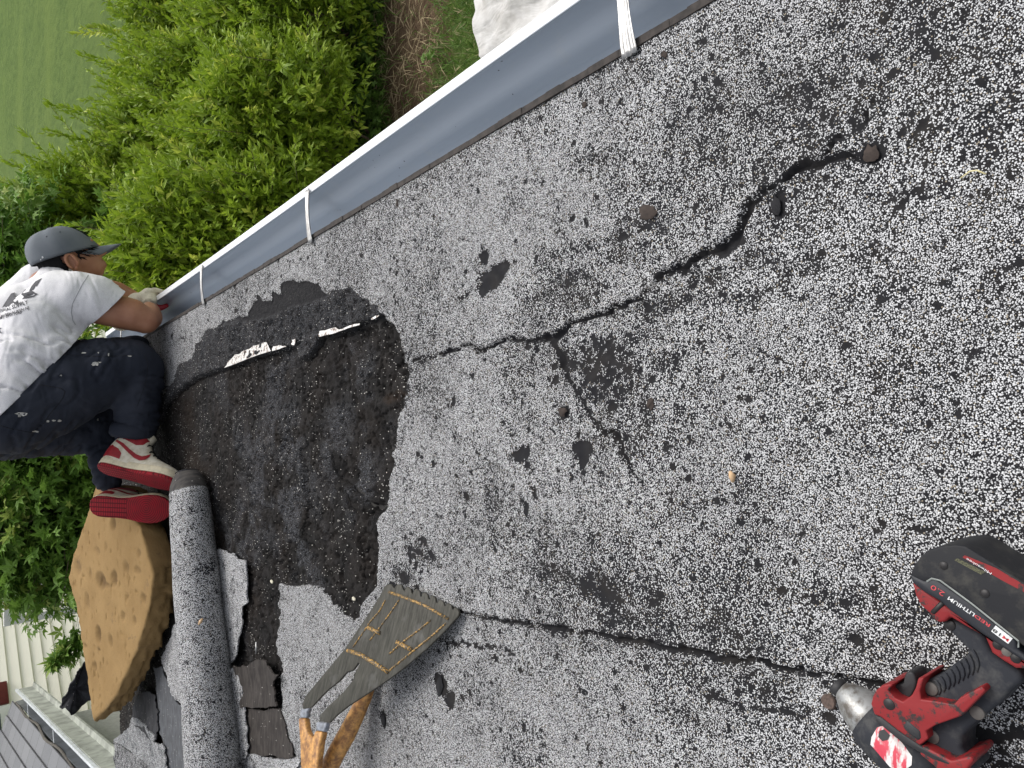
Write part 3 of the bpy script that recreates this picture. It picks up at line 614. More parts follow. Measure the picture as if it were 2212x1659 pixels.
for k, (pts, r) in enumerate([([(868,264),(1000,310),(1150,370),(1340,478)], .0028),([(543,728),(640,760),(760,830),(862,900)], .0042),([(840,330),(790,420),(720,500),(640,620),(585,700)], .0018),([(950,325),(880,430),(800,540),(720,645)], .0018),
        ([(1198,488),(1100,570),(980,660),(875,752)], .0020),([(1318,515),(1200,620),(1050,740),(862,895)], .0020),([(700,540),(760,575),(800,590)], .0042),([(932,660),(985,690),(1050,722)], .0042)]):
    mb = MB().tube([SP(*zT(*p), .0052) for p in pts], r, 8); mb.build('weld_rib', yel, bl_o, True)
neck1 = [(202,1195),(268,1185),(252,1215),(250,1262),(197,1262)]; neck2 = [(330,1293),(412,1302),(392,1372),(328,1362)]
for q in (neck1, neck2): plate([zT(*p) for p in q], .012, 'neck_tab', grey_p, -.007, .003)
fork = [(197,1262),(250,1262),(256,1330),(272,1380),(300,1414),(322,1400),(328,1362),(392,1372),(372,1450),(352,1600),(340,1800),(225,1800),(212,1450)]
plate([zT(*p) for p in fork], .016, 'fork', woodh, -.012, .005)
hp = [zT(*p) for p in [(735,990),(690,1100),(620,1250),(545,1400),(455,1560),(370,1750)]]
hz_ = [.018, .022, .035, .05, .065, .085]; mb = MB()
mb.tube([P(a-4, b, z) for (a, b), z in zip(hp, hz_)], [.013, .0155, .018, .020, .020, .020], 20); mb.build('handle', woodh, shovel, True)
# ------------------------------------------------------------------ impact driver lying on its side
drill = thing('impact_driver', 'battered red and black cordless impact driver lying on its side', 'impact driver', tuple(P(2080, 1480, 0)))
t = NT('scuffed_black_plastic'); bk_m = t.fin(t.mix(t.ramp(t.noise(50, 5, .7), .5, .68), (.012, .0125, .015), (.040, .038, .034)), .6, 0, .3); 
t.bump(t.noise(500, 2), .15, .0005)
t = NT('dusty_grey_rubber'); rub_m = t.fin(t.mix(t.ramp(t.noise(45, 4, .7), .5, .7), (.022, .024, .030), (.060, .060, .060)), .75, 0, .3)
t = NT('scuffed_red_plastic'); red_m = t.fin(t.mix(t.ramp(t.noise(70, 5, .75),   .53, .60), (.225, .018, .020), (.035, .028, .027)), .5, 0, .3)
t = NT('scuffed_cast_metal'); nose_m = t.fin(t.mix(t.ramp(t.noise(60, 5, .7), .45, .62), (.30, .305, .30), (.12, .105, .09)), .38, .45)
blk = simple('black_rubber', (.02, .02, .022), .6); hole_m = simple('dark_screw_hole', (.012, .01, .01), .5); scr_m = simple('steel_screw', (.16, .145, .13), .6, metal=.3)
def pil(poly, z0, z1, name, mat, par=drill, bev=.005, seg=4, zr=None):
    zm = zr if zr is not None else z1*.7; pp = [P(*zD(*p), zm) for p in poly]
    return MB().prism([Vector((q.x, q.y, z1)) for q in pp], [Vector((q.x, q.y, z0)) for q in pp]).build(name, mat, par, False, bev, seg)
bat = pil([(838,345),(860,300),(900,240),(960,192),(1050,165),(1130,157),(1200,165),(1260,200),(1400,290),(1587,410),(1850,570),(1850,1030),(1556,806),(1400,690),(1240,558),(1022,404),(972,392),(932,410),(850,372)], .003, .072, 'battery', bk_m, bev=.008, zr=.068)
band_ = pil([(833,350),(930,400),(970,380),(1020,392),(1240,545),(1552,800),(1548,850),(1587,880),(1850,1060),(1850,1110),(1587,935),(1300,745),(1100,598),(1040,540),(930,478),(846,412)], .006, .0725, 'battery_band', simple('navy_black_plastic', (.010, .012, .018), .55), bat, .0025, 2, .068)
foot = pil([(846,408),(1035,535),(1100,585),(1587,925),(1850,1100),(1850,1150),(1587,985),(1540,985),(1450,930),(1380,880),(1335,775),(1200,700),(1100,640),(1070,672),(1030,684),(985,652),(960,615),(900,560),(870,500)], .012, .060, 'red_foot', red_m, bev=.004, zr=.056)
pil([(1030,535),(1060,560),(985,632),(955,612)], .02, .0612, 'release_slot', hole_m, foot, .001, 1, .06)
grip = pil([(1040,672),(1100,632),(1200,690),(1340,765),(1385,878),(1570,1000),(1610,1065),(1520,1130),(1440,1220),(1330,1300),(1240,1380),(1190,1440),(1185,1510),(1220,1570),(1260,1600),(1300,1670),(1120,1660),(930,1500),(890,1300),(870,1100),(920,1062),(1010,1045),(1060,1010),(1120,960),(1190,920),(1240,872),(1190,820),(1110,740)], .012, .052, 'grip', rub_m, bev=.010, seg=6, zr=.045)
Bc = [(540,1300,.033),(640,1390,.034),(760,1500,.034),(900,1640,.034),(1060,1800,.034)]
def dtube(pts, name, mat, par=drill, nseg=32): return MB().tube([P(*zD(a, b), z) for a, b, z, r in pts], [r for *_, r in pts], nseg).build(name, mat, par, True)
barrel = dtube([(548,1308,.034,.0245),(580,1338,.034,.0285),(640,1392,.034,.0305),(760,1500,.034,.0312),(900,1640,.034,.0315),(1060,1800,.034,.030)], 'motor_barrel', rub_m)
nose = dtube([(352,1125,.036,.0078),(372,1142,.036,.0105),(400,1165,.036,.0145),(440,1205,.035,.0185),(500,1262,.034,.0225),(560,1318,.034,.0252),(572,1330,.034,.0240)], 'nose_housing', nose_m)
dtube([(318,1092,.036,.0078),(326,1100,.036,.0092),(345,1118,.036,.0094),(366,1138,.036,.0094),(372,1142,.036,.008)], 'bit_collar', blk, nose)
shell = pil([(590,1170),(612,1128),(650,1096),(700,1085),(722,1092),(690,1130),(740,1180),(790,1205),(850,1160),(876,1110),(893,1045),(932,1045),(905,1130),(912,1190),(1010,1200),(1130,1222),(1180,1170),(1320,1100),(1345,1132),(1180,1300),(1100,1330),(1010,1360),(945,1400),(962,1450),(905,1498),(760,1400),(640,1305),(600,1290),(578,1220)], .014, .0655, 'red_shell', red_m, bev=.004, seg=4, zr=.06)
pil([(905,1500),(960,1520),(1110,1600),(1240,1568),(1265,1600),(1200,1680),(1150,1800),(1060,1800),(1000,1640),(900,1560)], .014, .0665, 'red_shell', red_m, bev=.003, zr=.062)
pil([(640,1308),(760,1402),(905,1500),(1110,1612),(1100,1632),(980,1590),(760,1462),(600,1330),(605,1300)], .03, .0668, 'shell_seam', blk, barrel, .0015, 2, .062)
pil([(810,1325),(905,1402),(912,1452),(890,1470),(792,1392),(790,1365)], .05, .0664, 'direction_switch', blk, shell, .002, 2, .062)
pil([(680,1125),(735,1085),(790,1090),(800,1030),(815,1008),(850,1003),(872,1035),(882,1075),(872,1120),(850,1165),(800,1210),(725,1192),(685,1155)], .022, .05, 'trigger', blk, bev=.006, zr=.045)
for (a, b, r, z, m_, p_) in [(962,1130,.0062,.0535,scr_m,grip),(1270,1290,.0062,.0525,scr_m,grip),(968,1450,.0065,.0525,scr_m,grip),(1088,702,.005,.0525,hole_m,foot),(682,1232,.0055,.0658,hole_m,shell),(1410,835,.0042,.0604,hole_m,foot),(1470,880,.0042,.0604,scr_m,foot),(1530,925,.0042,.0604,hole_m,foot),(1048,303,.0038,.0723,hole_m,bat),(1325,490,.0038,.0723,hole_m,bat)]:
    c = P(*zD(a, b), z); mb = MB(); mb.tube([c-Vector((0, 0, .004)), c+Vector((0, 0, .0003))], r, 20); sc_ = mb.build('screw' if m_ is scr_m else 'screw_hole', m_, p_, False, .0006, 1)
for k in range(9):
    a0, b0 = 1010+k*32, 1105-k*22; pts = [P(*zD(a0+dx*1.0, b0+dy), .0525) for dx, dy in [(-34+k*1.5,-34-k*4),(-14,-32-k*2),(6,-6),(14,34),(6,64+k*3)]]
    MB().tube(pts, [.0006,.0013,.0015,.0013,.0006], 6).build('grip_ridge', rub_m, grip, True)
# writing on the battery
def text2d(s, bold=False):
    cu = bpy.data.curves.new('t', 'FONT'); cu.body = s; cu.size = 1; cu.resolution_u = 3
    if bold: cu.offset = .012
    o = bpy.data.objects.new('t', cu); COL.objects.link(o); dg = bpy.context.evaluated_depsgraph_get()
    me = bpy.data.meshes.new_from_object(o.evaluated_get(dg)); v = [(a.co.x, a.co.y) for a in me.vertices]; f = [tuple(p.vertices) for p in me.polygons]
    bpy.data.objects.remove(o); bpy.data.meshes.remove(me); return v, f
def dtext(s, org, end, hgt, z, name, mat, par, slant=0, bold=True):
    """text from org towards end (photo units) with cap height hgt"""
    v, f = text2d(s, bold); w = max(a[0] for a in v); r = Vector((end[0]-org[0], end[1]-org[1])); L = r.length; r.normalize(); up = Vector((r.y, -r.x))
    pts = [P(org[0]+r.x*a*L/w+up.x*(b+0)*hgt/.7+r.x*b*slant*hgt, org[1]+r.y*a*L/w+up.y*b*hgt/.7+r.y*b*slant*hgt, z) for a, b in v]
    return mesh(name, pts, f, mat, par)
wh_m = simple('white_print', (.75, .76, .76), .5, scale=300, var=.3); rd_m = simple('red_print', (.60, .06, .07), .5); gy_m = simple('faded_print', (.30, .32, .30), .5)
def slab(poly, z, name, mat, par, th=.0004):
    pp = [P(*zD(*p), z) for p in poly]; return MB().prism([q+Vector((0, 0, th)) for q in pp], pp).build(name, mat, par)
slab([(1398,702),(1512,790),(1482,826),(1368,742)], .0727, 'model_plate', wh_m, band_)
dtext('18', zD(1446,768), zD(1384,722), 6.5, .0734, 'lettering', blk, band_)
dtext('M', zD(1492,800), zD(1450,770), 6.5, .0734, 'lettering', rd_m, band_)
dtext('RED', zD(1366,700), zD(1262,628), 6.5, .0729, 'lettering', rd_m, band_)
dtext('LITHIUM', zD(1262,626), zD(1085,508), 7.5, .0729, 'lettering', wh_m, band_)
dtext('2.0', zD(1062,486), zD(972,428), 10, .0729, 'lettering', rd_m, band_, bold=False)
def pline(pts, w, z, name, mat, par):
    MB().tube([P(*zD(*p), z) for p in pts], w, 4).build(name, mat, par)
pline([(935,408),(968,388),(1025,402),(1240,560),(1550,808),(1548,850)], .0008, .0727, 'band_outline', gy_m, band_)
slab([(1190,232),(1400,318),(1587,430),(1850,590),(1850,640),(1587,478),(1440,400),(1175,245)], .0721, 'red_stripe', red_m, bat)
dtext('Milwaukee', zD(1375,352), zD(1205,250), 5, .0727, 'lettering', wh_m, bat, .2, bold=False)
slab([(1140,252),(1330,345),(1300,362),(1120,265)], .0721, 'rating_label', simple('olive_label', (.10, .10, .05), .6, scale=900, var=.9), bat)
# worn sticker on the barrel
bb = bvh(barrel)
def cast(b, X, Y, off):
    d = ray(X, Y).normalized(); h, n, i, dist = b.ray_cast(CAM, d)
    if h is None: return None
    if n.dot(d) > 0: n = -n
    return h+n*off
def decal(b, verts2, faces, off, name, mat, par):
    pts = [cast(b, x, y, off) for x, y in verts2]; ok = [p is not None for p in pts]
    f = [q for q in faces if all(ok[i] for i in q)]
    if not f: return None
    used = sorted({i for q in f for i in q}); mp = {u: k for k, u in enumerate(used)}
    return mesh(name, [pts[u] for u in used], [tuple(mp[i] for i in q) for q in f], mat, par, True)
def fill2(poly, step):
    v, f = cdt(poly, step); return v, f
t = NT('worn_sticker'); n_ = t.noise(80, 5, .7); stk = t.fin(t.mix(t.ramp(t.noise(55, 3, .6, t.mapping((1, 3, 1))), .45, .55), t.mix(t.ramp(n_, .4, .6), (.75, .72, .70), (.55, .50, .48)), (.55, .05, .08)), .4)
v_, f_ = fill2([zD(*p) for p in [(603,1388),(640,1376),(690,1415),(770,1490),(836,1582),(834,1640),(760,1690),(690,1650),(620,1570),(560,1500),(566,1450)]], 4)
decal(bb, v_, f_, .0006, 'sticker', stk, barrel)
v_, f_ = fill2([zD(*p) for p in [(618,1410),(650,1400),(690,1440),(675,1470),(640,1478),(612,1450)]], 3); decal(bb, v_, f_, .0011, 'badge', blk, barrel)
c = P(*zD(275,1215), .008); mb = MB(); mb.tube([c+Vector((0, 0, -.006)), c, c+Vector((0, 0, .0015))], [.0065, .0085, .0075], 12)
mb.tube([c+Vector((.0, .0, -.002)), P(*zD(320,1262), .003)], .0022, 6)
tag(mb.build('rusty_bolt', simple('rust', (.11, .075, .06), .8, scale=300, var=.5)), 'rusty round headed bolt beside the nose of the driver', 'bolt')
# ------------------------------------------------------------------ the kneeling man
def blob(name, chains, mat, parent=None, vox=.007, smooth_it=6, ell=()):
    mb = MB()
    for ch in chains:
        pts = [c[0] for c in ch]; rs = [c[1] for c in ch]
        P2 = []; R2 = []
        for i in range(len(pts)-1):
            for k in range(6):
                u = k/6; P2.append(pts[i].lerp(pts[i+1], u)); R2.append(rs[i]*(1-u)+rs[i+1]*u)
        P2.append(pts[-1]); R2.append(rs[-1])
        mb.tube(P2, R2, 20)
        for p, r in ((pts[0], rs[0]), (pts[-1], rs[-1])): ell = list(ell)+[(p, (r, r, r), None)]
        for p, r in zip(pts[1:-1], rs[1:-1]): ell.append((p, (r, r, r), None))
    for c, r, M in ell:
        bm = bmesh.new(); bmesh.ops.create_icosphere(bm, subdivisions=3, radius=1)
        M = M or Matrix.Identity(3)
        mb.add([c+M @ Vector((v.co.x*r[0], v.co.y*r[1], v.co.z*r[2])) for v in bm.verts], [tuple(v.index for v in f.verts) for f in bm.faces]); bm.free()
    o = mb.build(name, mat, parent, True)
    rm = o.modifiers.new('r', 'REMESH'); rm.mode = 'VOXEL'; rm.voxel_size = vox
    sm_ = o.modifiers.new('s', 'SMOOTH'); sm_.factor = .5; sm_.iterations = smooth_it
    bake(o); o.data.polygons.foreach_set('use_smooth', [True]*len(o.data.polygons)); return o
def N(X, Y, y, rp): return (Q(X, Y, y), rp*MPP(X, Y, y))
def displace(o, fn):
    me = o.data; n = len(me.vertices); co = np.empty(n*3, np.float32); me.vertices.foreach_get('co', co); co = co.reshape(-1, 3)
    no = np.empty(n*3, np.float32); me.vertex_normals.foreach_get('vector', no); no = no.reshape(-1, 3)
    co = co+no*fn(co)[:, None]; me.vertices.foreach_set('co', co.astype(np.float32).ravel()); me.update()
t = NT('tanned_skin'); skin = t.fin(t.mix(t.ramp(t.noise(14, 4), .4, .65), (.42, .20, .115), (.34, .145, .08)), .5)
t.put(t.b.inputs['Subsurface Weight'], .08); t.put(t.b.inputs['Subsurface Radius'], (.02, .008, .004))
t.bump(t.noise(300, 3), .1, .0005)
# head frame
Fh = Vector((.50, -.14, -.85)).normalized(); Ch = Vector((.84, .05, .50)); Ch = (Ch-Fh*Ch.dot(Fh)).normalized(); Rh = Fh.cross(Ch)
if Rh.y > 0: Rh = -Rh
Hc = Q(152, 553, 3.27); HM = Matrix((Fh, Rh, Ch)).transposed()
def Hp(f, r, c): return Hc+Fh*f+Rh*r+Ch*c
hell = [(Hp(-.005, 0, .012), (.098, .076, .092), HM), (Hp(.045, 0, -.055), (.045, .050, .062), HM), (Hp(.03, 0, -.02), (.070, .066, .070), HM), (Hp(.097, 0, -.018), (.018, .012, .028), HM), (Hp(.108, 0, -.035), (.014, .016, .011), HM),
        (Hp(.082, 0, -.070), (.016, .024, .010), HM), (Hp(.082, 0, -.082), (.014, .020, .009), HM), (Hp(.088, 0, .018), (.012, .055, .012), HM)]
neck_b = Q(110, 618, 3.27)
near_arm = [N(170, 650, 3.10, 42), N(235, 668, 3.07, 37), N(285, 680, 3.05, 35), N(313, 692, 3.045, 29), N(322, 686, 3.07, 27), N(322, 676, 3.11, 24), N(321, 666, 3.15, 15)]
far_arm = [N(160, 625, 3.42, 38), N(250, 640, 3.42, 32), N(285, 655, 3.43, 27), N(318, 662, 3.50, 20)]
chains = [[(Hp(-.02, 0, -.06), .056), (neck_b, .062)], near_arm, far_arm,
          [N(120, 650, 3.16, 50), N(80, 740, 3.2, 70), N(60, 850, 3.24, 70)], [N(110, 630, 3.38, 50), N(30, 740, 3.38, 65), N(20, 850, 3.38, 70)],
          [N(40, 880, 3.22, 72), N(165, 815, 3.12, 58), N(285, 795, 3.06, 38), N(296, 880, 3.08, 32), N(290, 935, 3.07, 25), N(285, 960, 3.07, 24)],
          [N(60, 915, 3.42, 60), N(190, 925, 3.42, 45), N(225, 960, 3.36, 32), N(235, 1040, 3.28, 26)]]
person = blob('person', chains, skin, None, .006, 4, hell)
tag(person, 'man in pale printed t shirt and grey cap crouching to reach into the gutter', 'person')
# ears, eyes
ear = MB()
def earmesh(side):
    pts = [Hp(.0+.006*math.cos(a)*1.0-.010*0+.0, side*(.080+.010*(math.sin(a*.5))), -.030+.0) for a in range(1)]
    out = MB(); ring = []
    for k in range(15):
        a = math.radians(-60+k*21); ring.append(Hp(-.012-.016*math.cos(a), side*(.083+.006*math.sin(math.radians(k*12))), -.028+.029*math.sin(a)))
    out.tube(ring, [.003]+[.0058]*13+[.004], 8)
    out.add([Hp(-.014+.013*math.cos(b), side*.080, -.028+.025*math.sin(b)) for b in [k*math.pi/6 for k in range(12)]]+[Hp(-.010, side*.074, -.028)], [(k, (k+1) % 12, 12) for k in range(12)])
    out.tube([Hp(-.004, side*.080, -.045), Hp(-.010, side*.082, -.056), Hp(-.016, side*.081, -.060)], [.005, .0065, .005], 8)
    return out
for s_ in (1, -1): earmesh(s_).build('ear', skin, person, True)
eye_m = simple('eye_white', (.75, .72, .7), .3); dark_h = simple('black_hair', (.006, .006, .007), .8, scale=200, spec=.15)
for s_ in (1, -1):
    mb = MB(); mb.tube([Hp(.084, s_*.022, -.004), Hp(.088, s_*.032, -.003), Hp(.082, s_*.042, -.006)], [.001, .004, .001], 6); mb.build('eye', eye_m, person, True)
    mb = MB(); mb.tube([Hp(.094, s_*.015, .016), Hp(.092, s_*.032, .021), Hp(.080, s_*.048, .014)], [.002, .0035, .001], 6); mb.build('eyebrow', dark_h, person, True)
# hair shell
bm = bmesh.new(); bmesh.ops.create_icosphere(bm, subdivisions=5, radius=1); hv = []; 
co = np.array([v.co[:] for v in bm.verts]); keep = []
lf = co[:, 0]*.104-.008; lr = co[:, 1]*.083; lc = co[:, 2]*.098+.008
nz = fbm(lf*1+lr, lc, 60, 3, 3)
ok = ((lf < .035+.05*(nz-.5)) & (lc > -.062-.02*(nz-.5)+np.maximum(0, lf)*1.2)) | ((lf < .088) & (lc > .012+.03*(nz-.5)))
ok &= ~((np.abs(lf+.010) < .024) & (lc < -.004) & (np.abs(lr) > .05)) | (lc > -.004)
vs = [Hp(a+.002*math.sin(b*400), b, c+.002*math.sin(a*500)) for a, b, c in zip(lf, lr, lc)]
fs = [tuple(v.index for v in f.verts) for f in bm.faces if all(ok[v.index] for v in f.verts)]; bm.free()
hair = mesh('hair', vs, fs, dark_h, person, True); so = hair.modifiers.new('s', 'SOLIDIFY'); so.thickness = .004; bake(hair)
hr = MB(); r4 = random.Random(4)
for k in range(150):      # fringe and nape tufts
    sd = r4.choice([1, 1, 1, -1]); f0 = r4.uniform(-.095, .075); 
    base_ = Hp(f0, sd*.080*math.sqrt(max(0, 1-(f0/.112)**2)), r4.uniform(-.03, .012) if f0 > .02 else r4.uniform(-.055, -.02))
    if -.038 < f0 < .018: continue
    d_ = (Fh*r4.uniform(.3, 1.0) - Ch*r4.uniform(.3, 1.0)).normalized()*r4.uniform(.012, .028)
    hr.tube([base_, base_+d_*.5, base_+d_], [.0022, .0016, .0003], 4)
hr.build('hair_tuft', dark_h, hair, True)
# cap
t = NT('grey_ribbed_cap'); wv = t.n.new('ShaderNodeTexWave'); wv.inputs['Scale'].default_value = 120; t.l.new(t.mapping((1, .2, 1), (0, .6, .4)), wv.inputs['Vector'])
cap_m = t.fin(t.mix(t.ramp(t.noise(9, 4, .6), .35, .7), (.115, .132, .152), (.15, .167, .184)), .85); t.bump(t.math('ADD', t.math('MULTIPLY', wv.outputs[1], .3), t.noise(12, 4, .6)), .5, .004)
Cc = Q(134, 541, 3.27); CapF = (Fh*.97+Ch*-.0).normalized()
def Cp(f, r, c): return Cc+Fh*f+Rh*r+Ch*c
v = []; nf = 48; nr = 16
for j in range(nr+1):
    th = j/nr*math.pi/2
    for k in range(nf):
        a = 2*math.pi*k/nf; cr = math.cos(th)**.82 if j < nr else 0
        dent = 1-.03*max(0, math.sin(th*2))*math.sin(a*3+1)-.02*math.sin(a*7)*math.sin(th*2)
        seam_ = 1-.008*(abs(math.sin(a*3)) < .10)
        v.append(Cp(math.cos(a)*cr*.119*dent*seam_, math.sin(a)*cr*.092*dent*seam_, -.024-.016*math.cos(a)*1.0*math.cos(th)+math.sin(th)*.112*dent))
f = [(j*nf+k, j*nf+(k+1) % nf, (j+1)*nf+(k+1) % nf, (j+1)*nf+k) for j in range(nr) for k in range(nf)]
cap = mesh('cap', v, f, cap_m, person, True); so = cap.modifiers.new('s', 'SOLIDIFY'); so.thickness = .003; so.offset = 0; bake(cap)
MB().tube([v[k % nf] for k in range(nf+1)], .0024, 6, False).build('cap_rim', simple('cap_trim', (.05, .06, .07), .8), cap, True)
MB().tube([Cp(0, 0, .086), Cp(0, 0, .092)], [.008, .005], 10).build('cap_button', cap_m, cap, True)
cap_t = simple('cap_stitching', (.085, .098, .112), .85)
for q in range(6):
    kk = int(nf*(q+.5)/6); MB().tube([v[j*nf+kk] for j in range(nr)], .0016, 5).build('cap_seam', cap_t, cap, True)
for q in (10, 14):
    c_ = v[8*nf+q]; dn = (c_-Cc).normalized(); MB().tube([c_-dn*.001, c_+dn*.0022], .0035, 8).build('cap_eyelet', cap_t, cap, True)
# brim
bv = []; nbk = 18; nbj = 7
for j in range(nbj):
    for k in range(nbk):
        a = (k/(nbk-1)-.5)*math.radians(128); e = j/(nbj-1)
        bf = math.cos(a)*.113+e*.082*(math.cos(a)**.5 if math.cos(a) > 0 else 0); br = math.sin(a)*.084*(1-.22*e)
        bv.append(Cp(bf, br, -.036-.002*j-.22*br*br/.09*1.1*(.5+e)-.012*e))
bf_ = [(j*nbk+k, j*nbk+k+1, (j+1)*nbk+k+1, (j+1)*nbk+k) for j in range(nbj-1) for k in range(nbk-1)]
brim = mesh('cap_brim', bv, bf_, cap_m, cap, True); so = brim.modifiers.new('s', 'SOLIDIFY'); so.thickness = .004; bake(brim)
# t-shirt
t = NT('heather_t_shirt'); n_ = t.noise(500, 2); fold = t.noise(5, 2, .45, t.mapping((1.0, .6, 2.6), (.2, .8, .3)), .8)
shirt_m = t.fin(t.mix(t.ramp(n_, .4, .6), (.80, .79, .80), (.68, .67, .69)), .9, 0, .2); t.bump(t.math('ADD', t.math('MULTIPLY', fold, 1.0), t.math('MULTIPLY', t.noise(250, 2), .02)), .55, .03)
sch = [[N(135, 642, 3.15, 58), N(100, 700, 3.15, 76), N(70, 775, 3.17, 92), N(45, 850, 3.18, 100), N(30, 930, 3.2, 98)],
       [N(95, 625, 3.44, 56), N(45, 690, 3.42, 76), N(0, 775, 3.40, 88), N(-15, 860, 3.38, 92), N(-20, 930, 3.38, 90)],
       [N(125, 632, 3.29, 50), N(60, 690, 3.29, 76), N(20, 780, 3.28, 92)],
       [N(70, 775, 3.15, 92), N(120, 765, 3.10, 66), N(152, 722, 3.12, 42)], [N(128, 612, 3.27, 46), N(110, 650, 3.27, 60)],
       [N(150, 665, 3.2, 46), N(190, 700, 3.2, 40), N(175, 745, 3.2, 46), N(120, 800, 3.2, 50)],
       [N(130, 645, 3.14, 58), N(165, 645, 3.10, 58), N(205, 650, 3.075, 54), N(240, 667, 3.065, 47), N(262, 676, 3.06, 46)],
       [N(130, 630, 3.44, 52), N(205, 634, 3.43, 44), N(255, 648, 3.42, 38), N(290, 658, 3.42, 35)]]
shirt = blob('t_shirt', sch, shirt_m, person, .0065, 8)
def folds(co):
    x, y, z = co[:, 0], co[:, 1], co[:, 2]
    a = x*.55+z*.85; b = x*.85-z*.55
    w = fbm(a*1.0+y*.5, b*3.2+y*.8, 6.5, 301, 3); r = np.abs(w-.5)*2
    kx = np.clip((.32-x)/.25, 0, 1)
    return -.014*np.exp(-(r/.10)**2)*kx + (fbm(a, b*2+y, 5, 310, 2)-.5)*.016
displace(shirt, folds)
def bis(o, a, b, c, keep_pt, fill=False, lim=None):
    nrm = (b-a).cross(c-a).normalized()
    if (keep_pt-a).dot(nrm) > 0: nrm = -nrm
    bm = bmesh.new(); bm.from_mesh(o.data); geom = bm.verts[:]+bm.edges[:]+bm.faces[:]
    if lim: vs = [v for v in bm.verts if lim(v.co)]; fs_ = {f for v in vs for f in v.link_faces}; es = {e for f in fs_ for e in f.edges}; geom = list({v for f in fs_ for v in f.verts})+list(es)+list(fs_)
    r = bmesh.ops.bisect_plane(bm, geom=geom, plane_co=a, plane_no=nrm, clear_outer=False)
    kill = [f for f in bm.faces if (f.calc_center_median()-a).dot(nrm) > 0 and (lim is None or lim(f.calc_center_median()))]
    bmesh.ops.delete(bm, geom=kill, context='FACES'); bm.to_mesh(o.data); bm.free()
bis(shirt, Q(0, 892, 3.1), Q(160, 738, 3.05), Q(80, 812, 3.1)+Vector((.12, 1, -.10)), Q(90, 640, 3.1))
sA, sB = Q(266, 632, 3.05), Q(229, 713, 3.05)
bis(shirt, sA, sB, (sA+sB)/2+Vector((0, .5, .05)), Q(150, 640, 3.1), lim=lambda c: (c-Q(240, 670, 3.06)).length < .16 and c.y < 3.22)
sA, sB = Q(300, 636, 3.42), Q(262, 700, 3.42)
bis(shirt, sA, sB, (sA+sB)/2+Vector((0, .5, 0)), Q(150, 640, 3.42), lim=lambda c: (c-Q(280, 655, 3.42)).length < .17 and c.y > 3.28)
so = shirt.modifiers.new('s', 'SOLIDIFY'); so.thickness = .0025; so.offset = -1; bake(shirt); shirt.data.polygons.foreach_set('use_smooth', [True]*len(shirt.data.polygons))
# trousers
t = NT('navy_work_trousers'); fold = t.noise(6, 2, .45, t.mapping((1, .7, 2.0), (.3, .5, .2)), .8)
pant_m = t.fin(t.mix(t.ramp(t.noise(6, 3), .4, .65), (.020, .024, .036), (.030, .034, .047)), .85, 0, .25); t.bump(t.math('ADD', fold, t.math('MULTIPLY', t.noise(400, 2), .02)), .5, .03)
pch = [[N(60, 790, 3.24, 60), N(30, 880, 3.2, 104), N(100, 850, 3.15, 98), N(165, 822, 3.11, 88), N(230, 800, 3.07, 72), N(285, 790, 3.045, 58), N(300, 800, 3.045, 52)],
       [N(296, 800, 3.045, 54), N(298, 850, 3.06, 52), N(297, 890, 3.065, 48), N(294, 925, 3.07, 46), N(288, 950, 3.07, 40)],
       [N(0, 760, 3.36, 70), N(-5, 890, 3.3, 104), N(20, 900, 3.36, 96), N(90, 915, 3.38, 76), N(160, 920, 3.38, 66), N(200, 920, 3.36, 56), N(225, 950, 3.33, 42), N(228, 1000, 3.26, 34), N(232, 1035, 3.22, 30)],
       [N(100, 820, 3.36, 70), N(200, 790, 3.36, 60), N(290, 770, 3.36, 46), N(300, 810, 3.37, 42), N(235, 900, 3.36, 46)]]
pants = blob('trousers', pch, pant_m, person, .007, 6)
def pf(co):
    x, y, z = co[:, 0], co[:, 1], co[:, 2]
    w = fbm(x*1.6+y*.5, z*2.6+x*1.2, 7, 401, 3); r = np.abs(w-.5)*2
    w2 = fbm(x*4+y*.5, z*.8, 9, 411, 3); r2_ = np.abs(w2-.5)*2; low = np.clip((.2-z)/.1, 0, 1)
    return -.008*np.exp(-(r/.12)**2)*(1-low) - .009*np.exp(-(r2_/.16)**2)*low*(x < .05) + (w-.5)*.008
displace(pants, pf)
bis(pants, Q(0, 888, 3.1), Q(161, 734, 3.05), Q(80, 809, 3.1)+Vector((.12, 1, -.10)), Q(280, 800, 3.1))
# trouser cuff
cA_, cB_ = Q(290, 918, 3.07), Q(284, 948, 3.07)
MB().tube([cA_, cA_.lerp(cB_, .3), cA_.lerp(cB_, .8), cB_], [.074, .081, .080, .070], 24).build('trouser_cuff', pant_m, pants, True)
# decals on cloth
shb = bvh(shirt); pab = bvh(pants)
ink = simple('charcoal_print', (.075, .075, .085), .8, scale=400, var=.5); stain = simple('paint_splash', (.55, .54, .50), .7, scale=200, var=.4); seam_m = simple('dark_seam', (.012, .013, .018), .9)
def ctext(s, org, end, hgt, slant=0):
    v, f = text2d(s, True); w = max(a[0] for a in v); r = Vector((end[0]-org[0], end[1]-org[1])); L = r.length; r.normalize(); up = Vector((r.y, -r.x))
    pts = [(org[0]+r.x*a*L/w+up.x*b*hgt/.7+r.x*slant*b*hgt, org[1]+r.y*a*L/w+up.y*b*hgt/.7+r.y*slant*b*hgt) for a, b in v]
    decal(shb, pts, f, .0022, 'shirt_print', ink, shirt)
ctext('SUPPLY', z1(120, 1150), z1(275, 1098), 8.5, .25); ctext('MATERIAL', z1(-60, 1200), z1(112, 1155), 6, .25)
